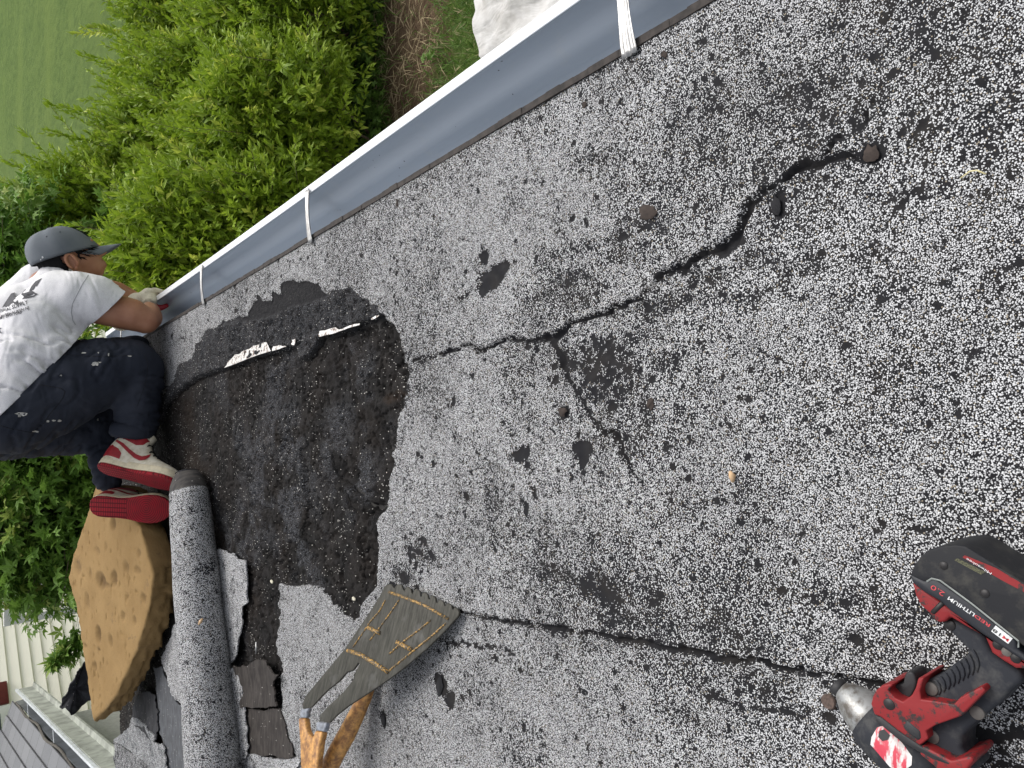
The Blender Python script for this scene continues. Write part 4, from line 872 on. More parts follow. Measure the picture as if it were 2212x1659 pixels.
ctext('WEEHAUKEN NJ', z1(20, 1232), z1(285, 1150), 6.5, .2); ctext('(201) 810-1040', z1(-40, 1262), z1(215, 1190), 6, .2); ctext('RA', z1(-10, 1255), z1(38, 1232), 9, .2); ctext('NO.1', z1(232, 1042), z1(318, 1012), 5.5, .2); ctext('T', z1(-10, 1395), z1(36, 1368), 10)
for pl in [[(20,1140),(70,1060),(110,1000),(145,990),(150,1040),(175,1080),(150,1110),(130,1085),(95,1110),(90,1125),(60,1135),(50,1120)],
           [(208,1010),(245,960),(280,985),(300,965),(335,985),(290,1020),(240,1032)],[(285,975),(310,925),(350,880),(410,850),(380,890),(362,925),(340,930),(325,960)],[(232,1044),(260,1005),(330,990),(368,1003),(330,1030),(270,1045),(215,1056),(232,1038),(262,1033),(330,1018),(345,1005),(325,1000),(265,1012)],
           [(155,1085),(172,1060),(180,1090),(160,1100)]]:
    pz = [z1(*p) for p in pl]; tr = tessellate_polygon([[Vector((a, b, 0)) for a, b in pz]]); decal(shb, pz, [tuple(q) for q in tr], .002, 'shirt_print', ink, shirt)
def cline(bt, pts, w, off, name, mat, par, n=10):
    P2 = []
    for i in range(len(pts)-1):
        for k in range(n): u = k/n; P2.append((pts[i][0]*(1-u)+pts[i+1][0]*u, pts[i][1]*(1-u)+pts[i+1][1]*u))
    P2.append(pts[-1]); h = [cast(bt, a, b, off) for a, b in P2]; run = []
    h = [q for q in h if q is not None]; segs = []
    for q in h:
        if run and (q-run[-1]).length > .03:
            if len(run) > 2: segs.append(run)
            run = []
        run.append(q)
    if len(run) > 2: segs.append(run)
    for s_ in segs[:1]: MB().tube(s_, w, 5).build(name, mat, par, True)
grs = simple('shirt_seam', (.40, .40, .42), .9)
cline(shb, [z1(*p) for p in [(855, 820), (800, 900), (740, 1020), (700, 1100), (690, 1180), (705, 1260), (730, 1300)]], .0014, 0, 'shoulder_seam', grs, shirt)
cline(pab, [z2(*p) for p in [(380,405),(500,425),(590,440),(628,470),(610,530),(560,600),(480,690),(420,780),(370,830),(300,870)]], .0014, 0, 'pocket_seam', seam_m, pants)
cline(pab, [z2(*p) for p in [(0,800),(100,830),(200,850),(300,868)]], .0012, 0, 'pocket_seam', seam_m, pants)
cline(pab, [z2(*p) for p in [(620,110),(760,125),(900,130),(1100,130),(1300,120)]], .0012, 0, 'side_seam', seam_m, pants)
cline(pab, [z2(*p) for p in [(1400,110),(1430,200),(1425,300),(1400,420),(1360,520),(1330,610)]], .0012, 0, 'side_seam', seam_m, pants)
for k, (a, b, rx, ry) in enumerate([(210,690,60,18),(190,705,18,14),(460,755,16,16),(520,748,22,10),(575,750,20,13),(930,205,48,22),(960,190,20,8),(1050,118,9,16),(590,315,11,11),(345,855,34,10),(810,100,36,8),(1255,130,22,7),(500,1110,18,14),(945,745,9,12),(953,98,7,7)]):
    r = random.Random(k+50); pl = [z2(a+rx*math.cos(q)*r.uniform(.5, 1.2), b+ry*math.sin(q)*r.uniform(.5, 1.2)) for q in [j*2*math.pi/11 for j in range(11)]]
    decal(pab, pl+[z2(a, b)], [(j, (j+1) % 11, 11) for j in range(11)], .0022, 'paint_splash', stain, pants)
# cap emblem: small white three leaf mark and bar
cpb = bvh(cap)
for pl in [[(385,728),(392,705),(385,688),(376,690),(376,710)],[(383,732),(372,722),(360,712),(362,728),(374,738)],[(388,730),(402,712),(411,706),(408,722),(396,738)],[(384,745),(395,742),(428,752),(420,760),(388,756)]]:
    pz = [z1(p[0]+34, p[1]-52) for p in pl]; tr = tessellate_polygon([[Vector((a, b, 0)) for a, b in pz]]); decal(cpb, pz, [tuple(q) for q in tr], .0035, 'cap_emblem', wh_m, cap)
# gloves gripping the gutter lip
t = NT('cream_knit_glove'); kn = t.noise(350, 2, .5, t.mapping((1, 1, .3))); knit = t.fin(t.mix(t.ramp(kn, .4, .6), (.74, .68, .54), (.62, .56, .43)), .95); t.bump(kn, .4, .001)
palm_m = simple('red_latex_palm', (.50, .02, .03), .45, scale=120, var=.4)
def glove(base, lipY, s=1.0, sgn=1):
    """hand over the lip: palm on the lip, fingers outside and down, thumb inside the gutter"""
    w0 = base; sl = (w0-E0).dot(gd)
    L_ = lambda ds, w, z: EV(sl+ds, w, z)
    palm = [[(Q(323, 655, 3.17), .026), (w0, .034), (L_(.012, .092, .058), .045), (L_(.035, .116, .056), .042)], [(w0, .028), (L_(-.018, .120, .044), .030)], [(L_(.056, .116, .042), .028), (L_(.0, .130, .046), .026)]]
    fing = []
    for k, (ds, ln, r) in enumerate([(-.030, .86, .0085), (-.008, 1.0, .0095), (.014, 1.05, .0095), (.036, .98, .009), (.056, .8, .008)][:4]):
        fing.append([(L_(ds, .128, .040), r+.003), (L_(ds-.002, .150, .034), r+.002), (L_(ds-.004, .160, .010*ln), r+.001), (L_(ds-.005, .156, -.018*ln), r), (L_(ds-.005, .146, -.032*ln), r-.001)])
    thumb = [(L_(.0, .100, .022), .024), (L_(-.018, .088, .004), .018), (L_(-.030, .090, -.018), .011), (L_(-.036, .098, -.034), .009)]
    g = blob('glove', palm+fing, knit, person, .0035, 3)
    blob('glove_palm', [thumb, [(L_(-.01, .108, .016), .022), (L_(.05, .112, .020), .022)]], palm_m, g, .0035, 2)
    for fch in fing:
        pts = [fch[3][0]+gn*-.004, fch[4][0]+gn*-.004]; MB().tube(pts, [fch[3][1]*1.05, fch[4][1]*1.05], 10).build('glove_fingertip', palm_m, g, True)
    MB().tube([w0-(L_(.015, .1, .03)-w0).normalized()*.006, w0+(L_(.015, .1, .03)-w0).normalized()*.012], [.032, .035], 18).build('glove_cuff', simple('yellow_cuff', (.55, .36, .06), .9), g, True)
glove(Q(322, 640, 3.22), 0)
glove(Q(296, 668, 3.52), 0)
# ------------------------------------------------------------------ high top shoes
cream = simple('worn_white_leather', (.72, .67, .55), .55, scale=60, c2=(.55, .49, .36)); sred = simple('red_leather', (.33, .010, .018), .6, scale=60, var=.3); mids = simple('yellowed_midsole', (.70, .62, .44), .6, scale=50, var=.25)
t = NT('red_outsole'); ox = t.n.new('ShaderNodeSeparateXYZ'); t.l.new(t.tc.outputs['Object'], ox.inputs[0]); X_, Y_ = ox.outputs[0], ox.outputs[1]
dx = t.math('SUBTRACT', X_, .205); rr_ = t.math('SQRT', t.math('ADD', t.math('MULTIPLY', dx, dx), t.math('MULTIPLY', Y_, Y_)))
ringp = t.math('SINE', t.math('MULTIPLY', rr_, 900)); lin = t.math('SINE', t.math('MULTIPLY', X_, 760)); lin2 = t.math('SINE', t.math('MULTIPLY', Y_, 420))
heelp = t.math('MAXIMUM', lin, lin2); isf = t.math('GREATER_THAN', X_, .135); g_ = t.n.new('ShaderNodeMix'); t.put(g_.inputs[0], isf); t.put(g_.inputs[2], heelp); t.put(g_.inputs[3], ringp)
gr_ = t.ramp(g_.outputs[0], .55, .85); out_m = t.fin(t.mix(gr_, t.mix(t.ramp(t.noise(40, 3), .4, .7), (.33, .014, .024), (.24, .02, .025)), (.10, .005, .01)), .75, 0, .25); t.bump(t.math('SUBTRACT', 1, gr_), .6, .002)
ow = [(0,.0),(.003,.016),(.012,.027),(.03,.034),(.06,.035),(.10,.033),(.14,.036),(.18,.044),(.215,.048),(.245,.046),(.27,.038),(.288,.025),(.297,.012),(.30,.0)]
def oshift(x): return .006*math.sin(x/.3*math.pi)
def outline(sc=1.0, z=0):
    a = [Vector((x*sc-(sc-1)*.15, w*sc+oshift(x), z)) for x, w in ow]; b = [Vector((x*sc-(sc-1)*.15, -w*sc+oshift(x), z)) for x, w in ow[-2:0:-1]]; return a+b
lace_m = simple('black_lace', (.015, .015, .015), .8)
def shoe(Hh, Tt, zdir, flip=1):
    xa = (Tt-Hh).normalized(); za = (zdir-xa*zdir.dot(xa)).normalized(); ya = za.cross(xa)*1
    # upper loft
    st = [(.004,.012,.138),(.012,.026,.150),(.03,.034,.154),(.055,.036,.148),(.08,.036,.138),(.10,.034,.122),(.12,.033,.102),(.145,.034,.082),(.17,.039,.072),(.20,.043,.062),(.235,.043,.054),(.262,.036,.047),(.283,.023,.040),(.294,.008,.033)]
    v = []; n = 25
    for x, w, h in st:
        for k in range(n):
            a = math.pi*k/(n-1); c, s = math.cos(a), math.sin(a); hi = x < .11; e = .55 if hi else .75
            yy = w*(abs(c)**e)*(1 if c > 0 else -1)*(1-.22*(max(s, 0)**2) if hi else 1-.1*s); v.append(Vector((x-(.012*s if x < .05 else 0), yy*.97+oshift(x), .024+(h-.024)*(s**(.7 if hi else .85)))))
    for q in v: q.x += .42*max(0, q.z-.06)
    f = [(j*n+k, j*n+k+1, (j+1)*n+k+1, (j+1)*n+k) for j in range(len(st)-1) for k in range(n-1)]; f += [tuple(range(n)), tuple((len(st)-1)*n+k for k in range(n))[::-1]]
    sh = mesh('shoe', v, f, cream, person, True); sb = sh.modifiers.new('s', 'SUBSURF'); sb.levels = 1; bake(sh); sh.data.polygons.foreach_set('use_smooth', [True]*len(sh.data.polygons))
    b = bvh(sh)
    def ring(z0, z1_, s0, s1): return MB().prism(outline(s1, z1_), outline(s0, z0))
    ring(0, .010, .99, 1.0).build('outsole', out_m, sh, False, .0025, 2); ring(.0101, .031, 1.005, .985).build('midsole', mids, sh, False, .003, 2)
    def side(poly, name, mat, sgn, off=.0012):
        v2, f2 = cdt(poly, .004); pts = []
        for x, z in v2:
            h, nn_, i, d = b.ray_cast(Vector((x, sgn*.12, z)), Vector((0, -sgn, 0)))
            if h is None: h, nn_, i, d = b.find_nearest(Vector((x, sgn*.03, z)))
            pts.append(h+Vector((0, sgn*off, 0)))
        mesh(name, pts, f2, mat, sh, True)
    for sg in (1, -1):
        side([(-.002,.030),(.072,.030),(.068,.048),(.050,.060),(.02,.070),(-.004,.072)], 'heel_panel', sred, sg)
        side([(.012,.098),(.05,.094),(.098,.084),(.118,.092),(.128,.112),(.095,.132),(.045,.146),(.028,.138)], 'collar', sred, sg)
        side([(.035,.108),(.06,.104),(.085,.100),(.082,.112),(.048,.124)], 'ankle_padding', simple('dark_padding', (.05, .03, .03), .8), sg, .0026)
        side([(.022,.083),(.05,.072),(.085,.056),(.115,.044),(.138,.040),(.155,.046),(.162,.058),(.158,.072),(.150,.062),(.137,.055),(.115,.057),(.085,.067),(.055,.080),(.026,.088)], 'swoosh', sred, sg, .0024)
        side([(.225,.030),(.29,.030),(.27,.040),(.235,.046)], 'toe_panel', sred if False else cream, sg, .0014)
    lc = MB()
    for k in range(6):
        x = .115+k*.018; h1 = b.ray_cast(Vector((x, .016, .2)), Vector((0, 0, -1)))[0]; h2 = b.ray_cast(Vector((x+.006, oshift(x), .2)), Vector((0, 0, -1)))[0]; h3 = b.ray_cast(Vector((x, -.012, .2)), Vector((0, 0, -1)))[0]
        if h1 and h2 and h3: lc.tube([h1+Vector((0, .004, -.002)), h1+Vector((0, 0, .003)), h2+Vector((0, 0, .004)), h3+Vector((0, 0, .003)), h3+Vector((0, -.004, -.002))], .0024, 6)
    lc.tube([Vector((.11, .0, .098)), Vector((.125, .02, .105)), Vector((.15, .035, .09)), Vector((.175, .04, .08)), Vector((.19, .03, .075))], .0018, 6)
    lc.build('lace', lace_m, sh, True)
    MB().tube([Vector((.11, oshift(.1), .09)), Vector((.12, oshift(.1), .115)), Vector((.132, oshift(.1), .134))], [.014, .016, .010], 12).build('tongue', cream, sh, True)
    M = Matrix.Identity(4)
    k = (Tt-Hh).length/.30
    for i in range(3): M[i][0] = xa[i]*k; M[i][1] = ya[i]*k*1.18; M[i][2] = za[i]*k*1.28; M[i][3] = Hh[i]
    sh.matrix_local = M; return sh
shoe(Q(210, 1012, 3.03), P(388, 1052, .008), Vector((.78, .62, .0)))
shoe(Q(192, 1092, 3.10), P(372, 1100, .008), Vector((.16, .98, .02)))
# ------------------------------------------------------------------ yard, shrubs, tree, neighbours
GZ = -2.6
t = NT('lawn_grass'); g1 = t.noise(1.6, 4, .6, t.mapping((1, .35, 1))); g2 = t.noise(14, 5, .7); g3 = t.noise(90, 3, .7, t.mapping((1, .5, 1)))
gc = t.mix(t.ramp(g1, .35, .65), (.085, .140, .028), (.125, .185, .042)); gc = t.mix(t.ramp(g2, .42, .68), gc, (.10, .155, .042)); gc = t.mix(t.math('MULTIPLY', t.ramp(g3, .5, .7), .75), gc, (.19, .25, .08)); gc = t.mix(t.math('MULTIPLY', t.ramp(t.noise(7, 5, .8, t.mapping((1, .35, 1))), .46, .60), .75), gc, (.068, .112, .026)); gc = t.mix(t.math('MULTIPLY', t.ramp(t.noise(.35, 3, .6, t.mapping((.3, 1.2, 1))), .45, .65), .5), gc, (.155, .215, .05))
dc = P(880, 90, GZ)
xyz = t.n.new('ShaderNodeSeparateXYZ'); t.l.new(t.tc.outputs['Object'], xyz.inputs[0])
ddx = t.math('DIVIDE', t.math('SUBTRACT', xyz.outputs[0], dc.x+.1), 1.15); ddy = t.math('DIVIDE', t.math('SUBTRACT', xyz.outputs[1], dc.y-.05), .55)
dd = t.math('SQRT', t.math('ADD', t.math('MULTIPLY', ddx, ddx), t.math('MULTIPLY', ddy, ddy)))
dmask = t.ramp(t.math('ADD', dd, t.math('MULTIPLY', t.math('SUBTRACT', t.noise(5, 5, .7), .5), 1.6)), .8, 1.15, 1, 0)
dirt = t.mix(t.ramp(t.noise(30, 5, .75), .35, .65), (.20, .135, .085), (.10, .068, .042))
gc = t.mix(dmask, gc, dirt); t.bump(t.math('ADD', g3, t.noise(25, 4)), .9, .03); grass_m = t.fin(gc, .95, 0, .1)
ys = np.concatenate([np.linspace(-4, 12, 65), np.linspace(13, 60, 30), np.array([90, 160, 300, 600])]); xs = np.concatenate([np.array([-400, -150, -60]), np.linspace(-25, 30, 90), np.array([60, 150, 400])])
GX, GY = np.meshgrid(xs, ys); gzv = GZ+(fbm(GX+500, GY+500, .8, 12, 3)-.5)*.08
idx = np.arange(GX.size).reshape(GX.shape); q = np.stack([idx[:-1, :-1], idx[:-1, 1:], idx[1:, 1:], idx[1:, :-1]], -1).reshape(-1, 4)
lawn = fast_mesh('lawn', np.stack([GX.ravel(), GY.ravel(), gzv.ravel()], 1), q, grass_m, None, True); tag(lawn, None, None, None, 'structure')
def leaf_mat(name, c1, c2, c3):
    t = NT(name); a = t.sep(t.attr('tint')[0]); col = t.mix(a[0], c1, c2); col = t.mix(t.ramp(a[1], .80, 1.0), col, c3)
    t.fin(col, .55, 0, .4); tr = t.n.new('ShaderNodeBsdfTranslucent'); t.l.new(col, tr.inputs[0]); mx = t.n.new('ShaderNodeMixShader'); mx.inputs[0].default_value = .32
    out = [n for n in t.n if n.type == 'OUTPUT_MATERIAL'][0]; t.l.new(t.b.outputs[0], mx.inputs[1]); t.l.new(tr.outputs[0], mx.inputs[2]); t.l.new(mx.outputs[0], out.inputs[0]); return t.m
shr_m = leaf_mat('shrub_leaf', (.165, .27, .020), (.34, .465, .04), (.56, .62, .10))
map_m = leaf_mat('maple_leaf', (.10, .21, .03), (.24, .40, .07), (.48, .55, .15))
weed_m = leaf_mat('weed_leaf', (.07, .15, .02), (.17, .29, .05), (.42, .37, .20))
bark = simple('grey_brown_bark', (.20, .15, .11), .9, scale=30, var=.5)
def unit(a): return a/np.maximum(np.linalg.norm(a, axis=1, keepdims=True), 1e-9)
def leafset(pos, d, ln, wd, fold=.25, lobes=1):
    """pointed folded leaves; lobes=5 gives star shaped ones"""
    n = len(pos); r = rng.normal(size=(n, 3)); up = np.array([0, 0, 1.0])+r*.35; s = unit(np.cross(d, up)); nrm = unit(np.cross(s, d)); V = []; T = []
    k = 0
    for ang, sc, ws in ([(0, 1, 1)] if lobes == 1 else [(0, 1, 1.1), (50, .82, 1.0), (-50, .82, 1.0), (105, .5, .9), (-105, .5, .9)]):
        a = math.radians(ang); dd_ = d*math.cos(a)+s*math.sin(a); ss = s*math.cos(a)-d*math.sin(a); L = (ln*sc)[:, None]; W = (wd*ws)[:, None]
        b0 = pos; b1 = pos+dd_*L*.42+ss*W+nrm*W*fold*2; b2 = pos+dd_*L-nrm*L*.12; b3 = pos+dd_*L*.42-ss*W+nrm*W*fold*2; b4 = pos+dd_*L*.5
        V += [b0, b1, b2, b3, b4]; T += [(k, k+1, k+4), (k+1, k+2, k+4), (k+2, k+3, k+4), (k+3, k, k+4)]; k += 5
    V = np.stack(V, 1).reshape(-1, 3); T = (np.array(T)[None]+np.arange(n)[:, None, None]*k).reshape(-1, 3); return V, T, k
def crown(name, blobs, nshoot, per, slen, llen, lw, mat, parent, lobes=1, whips=0, droop=0.0, upb=.5):
    P0 = []; D0 = []; SL = []; vol = np.array([b[1][0]*b[1][1]+b[1][2]*b[1][0] for b in blobs]); vol = vol/vol.sum()
    for (c, r), w in zip(blobs, vol):
        m_ = int(nshoot*w); dr = unit(rng.normal(size=(m_, 3))); dr[:, 2] = np.where(dr[:, 2] < -.5, -dr[:, 2], dr[:, 2]); rad = rng.uniform(0, 1, m_)**.35
        lump = .80+.38*np.array(fbm(dr[:, 0]*2+c[0], dr[:, 1]*2+dr[:, 2]*2, 2.2, 55, 3)); p = np.array(c)+dr*np.array(r)*(rad*lump)[:, None]
        dd_ = unit(dr+np.array([0, 0, upb])+rng.normal(size=(m_, 3))*.45); P0.append(p); D0.append(dd_); SL.append(rng.uniform(.5, 1.3, m_)*slen)
        if whips:
            wn_ = int(whips*w); dr = unit(rng.normal(size=(wn_, 3))+np.array([0, 0, 1.2])); p = np.array(c)+dr*np.array(r)*.9; P0.append(p); D0.append(unit(dr+np.array([0, 0, .5])+rng.normal(size=(wn_, 3))*.3)); SL.append(rng.uniform(1.8, 3.6, wn_)*slen)
    P0 = np.concatenate(P0); D0 = np.concatenate(D0); SL = np.concatenate(SL)
    ok = P0[:, 2] > GZ+.05
    hx = (P0[:, 0]-E0.x)*gn.x+(P0[:, 1]-E0.y)*gn.y; hs_2 = (P0[:, 0]-E0.x)*gd.x+(P0[:, 1]-E0.y)*gd.y; ok &= ~((hx < .26) & (hs_2 < S1+.3)); P0, D0, SL = P0[ok], D0[ok], SL[ok]
    cnt = np.maximum(3, (per*SL/slen).astype(int)); rep = np.repeat(np.arange(len(P0)), cnt); off = np.concatenate([np.linspace(0, 1, c_) for c_ in cnt])
    d = D0[rep]; pos = P0[rep]+d*(SL[rep]*off)[:, None]-np.array([0, 0, 1.0])*(droop*SL[rep]*off**2)[:, None]
    s = unit(np.cross(d, rng.normal(size=d.shape))); out = unit(d*(.35+.65*off[:, None])+s*(1.0-.45*off[:, None])+np.array([0, 0, .12-droop]))
    ln = llen*rng.uniform(.65, 1.25, len(rep))*(1.05-.35*off); wd = ln*lw
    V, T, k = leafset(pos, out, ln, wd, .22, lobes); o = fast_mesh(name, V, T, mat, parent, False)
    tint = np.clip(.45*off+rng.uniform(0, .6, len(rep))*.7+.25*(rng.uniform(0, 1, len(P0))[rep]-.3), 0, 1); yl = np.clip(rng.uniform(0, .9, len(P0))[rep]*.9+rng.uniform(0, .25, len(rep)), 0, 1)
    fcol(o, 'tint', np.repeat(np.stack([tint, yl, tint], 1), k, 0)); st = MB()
    sel = np.argsort(-SL)[:260]
    for i in sel[:260]:
        a = Vector(P0[i]); b = a+Vector(D0[i])*float(SL[i]); st.tube([a-Vector(D0[i])*.12, a, b], [.004, .003, .0012], 4, False)
    return o, st
def shrub(centers, label, ns_, whips=24):
    c0 = Vector(centers[0][0]); th = thing('shrub', label, 'shrub', (c0.x, c0.y, GZ), 'leafy shrubs below the gutter')
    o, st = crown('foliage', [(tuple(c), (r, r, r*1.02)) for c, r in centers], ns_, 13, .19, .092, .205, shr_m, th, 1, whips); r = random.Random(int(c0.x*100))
    for c, rr in centers:
        for k in range(9):
            b = Vector((c0.x+r.uniform(-.25, .25), c0.y+r.uniform(-.25, .25), GZ-.05)); e = Vector(c)+Vector((r.uniform(-.7, .7), r.uniform(-.7, .7), r.uniform(.0, .8)))*rr; mid = b.lerp(e, .5)+Vector((r.uniform(-.15, .15), r.uniform(-.15, .15), .1))
            st.tube([b, mid, e], [.014, .010, .004], 5)
    st.build('stem', bark, th, True)
shrub([(Q(480, 575, 6.0), .72), (Q(600, 480, 5.6), .45)], 'nearest green shrub, reaching up against the gutter beside the man', 3000)
shrub([(Q(255, 490, 8.0), .68), (Q(360, 600, 7.4), .5)], 'tall yellow green shrub just right of the man\'s cap, in front of the lawn', 2016, 30)
shrub([(Q(620, 300, 6.1), .74), (Q(545, 370, 6.6), .6)], 'dense green shrub in the middle of the row, its foot next to the weeds', 3400)
shrub([(Q(395, 335, 7.8), .62), (Q(420, 430, 7.4), .5)], 'bright green shrub in the middle of the row on the lawn side', 2016, 30)
shrub([(Q(660, 50, 6.5), .68), (Q(560, 150, 7.0), .62)], 'green shrub beside the brown bare soil at the edge of the photo', 3000)
shrub([(Q(480, 70, 8.2), .86), (Q(410, -40, 8.6), .66)], 'loose sprawling shrub farthest from the man with shoots over the lawn', 2376, 40)
shrub([(Q(470, 240, 7.4), .62), (Q(390, 200, 8.2), .5)], 'green shrub between the middle of the row and the sprawling one', 1728, 20)
# maple behind the roof end
mp = thing('maple_tree', 'bushy maple tree behind the man and the foam slab, in front of the cream house', 'tree', (-.6, 7.2, GZ))
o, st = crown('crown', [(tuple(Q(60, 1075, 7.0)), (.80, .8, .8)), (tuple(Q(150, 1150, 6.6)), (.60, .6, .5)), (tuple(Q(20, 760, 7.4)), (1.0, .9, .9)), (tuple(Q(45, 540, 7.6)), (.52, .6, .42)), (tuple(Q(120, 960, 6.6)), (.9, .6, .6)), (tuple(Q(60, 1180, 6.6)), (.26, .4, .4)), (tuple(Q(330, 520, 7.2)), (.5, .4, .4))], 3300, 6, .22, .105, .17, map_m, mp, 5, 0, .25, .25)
tr = MB(); tr.tube([Vector((-.6, 7.2, GZ-.1)), Vector((-.65, 7.2, -1.4)), Vector((-.55, 7.1, -.5)), Vector((-.6, 7.1, .6))], [.13, .11, .08, .03], 14)
for c in [(60, 1075, 7.0), (20, 760, 7.4), (45, 560, 7.6), (120, 1200, 6.6), (150, 960, 6.6)]: e = Q(*c); tr.tube([Vector((-.62, 7.2, -1.2)), Vector((-.6, 7.15, -.9)).lerp(e, .5)+Vector((0, 0, .1)), e], [.06, .045, .012], 8)
tr.build('trunk', bark, mp, True); st.build('twig', bark, mp, True)
b0 = Q(180, 1375, 6.4); pp = []; dirs = []
br = Q(116, 1438, 6.2)-b0
for k in range(150): u = rng.uniform(0, 1); pp.append(np.array(b0+br*u)+rng.normal(size=3)*.055*(1.15-u)); dirs.append(np.array(br.normalized())+rng.normal(size=3)*.7)
V, T, k = leafset(np.array(pp), unit(np.array(dirs)), rng.uniform(.06, .11, 150), rng.uniform(.010, .017, 150), .2, 5); o = fast_mesh('low_branch', V, T, map_m, mp); tt = rng.uniform(0, 1, 150); fcol(o, 'tint', np.repeat(np.stack([tt, tt*.95, tt], 1), k, 0))
# lattice panel behind the maple
lc_ = Q(118, 1030, 9.2); lat = thing('lattice_panel', 'white garden lattice glimpsed through the maple leaves behind the shoes', 'lattice', (lc_.x, lc_.y, GZ))
wpaint = simple('white_paint', (.80, .80, .78), .5, scale=10, var=.08); mb = MB()
for k in range(-18, 19):
    for s_ in (1, -1):
        c = Vector((lc_.x+k*.06, lc_.y+.008*s_, lc_.z)); mb.box(c, (.012, .004, .55), Matrix.Rotation(R(45*s_), 3, 'Y'))
mb.build('lattice', wpaint, lat)
mb = MB(); mb.box((lc_.x, lc_.y, lc_.z+.42), (1.5, .025, .03)); mb.build('rail', wpaint, lat)
for s_ in (-1.45, 1.45): MB().box((lc_.x+s_, lc_.y, (GZ+lc_.z+.45)/2), (.04, .04, (lc_.z+.45-GZ)/2)).build('post', wpaint, lat)
# cream neighbour house
W0 = Vector((-3.35, 10.0, 0)); Wd = Vector((.60, .80, 0)).normalized(); Wn = Vector((Wd.y, -Wd.x, 0))
def WP(a, n_, z): return W0+Wd*a+Wn*n_+Vector((0, 0, z))
def whit(X, Y): d = ray(X, Y); tt = (W0-CAM).dot(Wn)/d.dot(Wn); h = CAM+d*tt; return (h-W0).dot(Wd), h.z
nh = thing('neighbour_house', 'cream house with horizontal siding and a red shutter beyond the roof', 'house', tuple(WP(0, -2, GZ)))
mb = MB(); a0, a1, lap = -9, 9, .118; k = 0; z = GZ+.2
pr = []
while z < 3.2:
    mb.add([WP(a0, .022, z), WP(a1, .022, z), WP(a1, .003, z+lap), WP(a0, .003, z+lap), WP(a0, .003, z), WP(a1, .003, z)], [(0, 1, 2, 3), (4, 5, 1, 0)]); z += lap
sid = mb.build('siding_wall', simple('cream_vinyl_siding', (.93, .90, .77), .5, scale=1.5, var=.05), nh)
def wbox(a0, a1, n0, n1, z0_, z1__, name, mat, par): 
    v = [WP(a, n_, z) for a in (a0, a1) for n_ in (n0, n1) for z in (z0_, z1__)]; return MB().add(v, [(0,1,3,2),(4,6,7,5),(0,4,5,1),(2,3,7,6),(0,2,6,4),(1,5,7,3)]).build(name, mat, par, False, .004, 1)
wbox(a0, a1, -.2, -.001, GZ-.1, 3.2, 'house_body', wpaint, nh)
h0 = whit(14, 1476); h1 = whit(14, 1524); wbox(h1[0], h0[0], .023, .05, h0[1], h0[1]+1.3, 'shutter', simple('dark_red_shutter', (.20, .035, .035), .6), nh)
h2 = whit(17, 1528); h3 = whit(17, 1640); fr_ = wbox(h3[0], h2[0], .023, .06, h2[1]-.02, h2[1]+1.35, 'window', wpaint, nh)
wbox(h3[0]+.09, h2[0]-.09, .0605, .064, h2[1]+.08, h2[1]+1.25, 'pane', simple('dark_window_glass', (.10, .12, .13), .1), fr_)
h4 = whit(236, 1625); wbox(h4[0]-.3, h4[0]-.1, .023, .05, GZ, 2.5, 'corner_board', wpaint, nh)
# shingled neighbour roof with its own gutter
Pa, Pb = P(37, 1493, -.15), P(203, 1659, -.15); Gd = (Pa-Pb).normalized(); GN = Vector((Gd.y, -Gd.x, 0)); LG = (Pa-Pb).length
def GP(s, w, z): return Pb+Gd*s+GN*w+Vector((0, 0, z))
ng = thing('shingled_roof', 'grey shingled roof corner with an open grey gutter at the edge of the photo', 'roof', tuple(GP(1, -1, GZ+.15)))
t = NT('grey_shingles'); brk = t.n.new('ShaderNodeTexBrick'); t.l.new(t.mapping((1, 1, 1)), brk.inputs['Vector']); brk.inputs['Scale'].default_value = 1; brk.inputs['Brick Width'].default_value = .33; brk.inputs['Row Height'].default_value = .14; brk.inputs['Mortar Size'].default_value = .006
brk.inputs['Color1'].default_value = (.13, .135, .145, 1); brk.inputs['Color2'].default_value = (.19, .195, .205, 1); brk.inputs['Mortar'].default_value = (.03, .03, .033, 1)
sg = t.mix(t.ramp(t.noise(260, 2), .4, .6), brk.outputs[0], (.26, .265, .28)); sg = t.mix(.5, brk.outputs[0], sg); t.bump(brk.outputs['Fac'], -.8, .01); shg_m = t.fin(sg, .9)
ro = MB(); nrow = 18
vr = []
for i in range(nrow):
    d0, d1 = i*.14, (i+1)*.14+.004; e = .012
    vr += [(-3, d0, e), (LG+.25, d0, e), (LG+.25, d1, 0), (-3, d1, 0), (-3, d0, 0), (LG+.25, d0, 0)]
fr2 = [q for i in range(nrow) for q in [(i*6, i*6+1, i*6+2, i*6+3), (i*6+4, i*6+5, i*6+1, i*6)]]
rf = mesh('shingles', vr, fr2, shg_m, ng)
sl = R(22); M = Matrix.Identity(4); xv = Gd; yv = -GN*math.cos(sl)+Vector((0, 0, math.sin(sl))); zv = xv.cross(yv)
if zv.z < 0: zv = -zv
o_ = GP(0, -.125, .012)
for i in range(3): M[i][0], M[i][1], M[i][2], M[i][3] = xv[i], yv[i], zv[i], o_[i]-ng.location[i]
rf.matrix_parent_inverse = Matrix.Identity(4); rf.matrix_local = M
g_in = simple('grey_galvanised_gutter', (.16, .175, .19), .45, scale=12, var=.35, metal=.2); g_out = simple('weathered_green_grey_fascia', (.40, .42, .37), .7, scale=9, var=.45); g_lip = simple('bright_gutter_edge', (.70, .74, .77), .35, scale=20, var=.3)
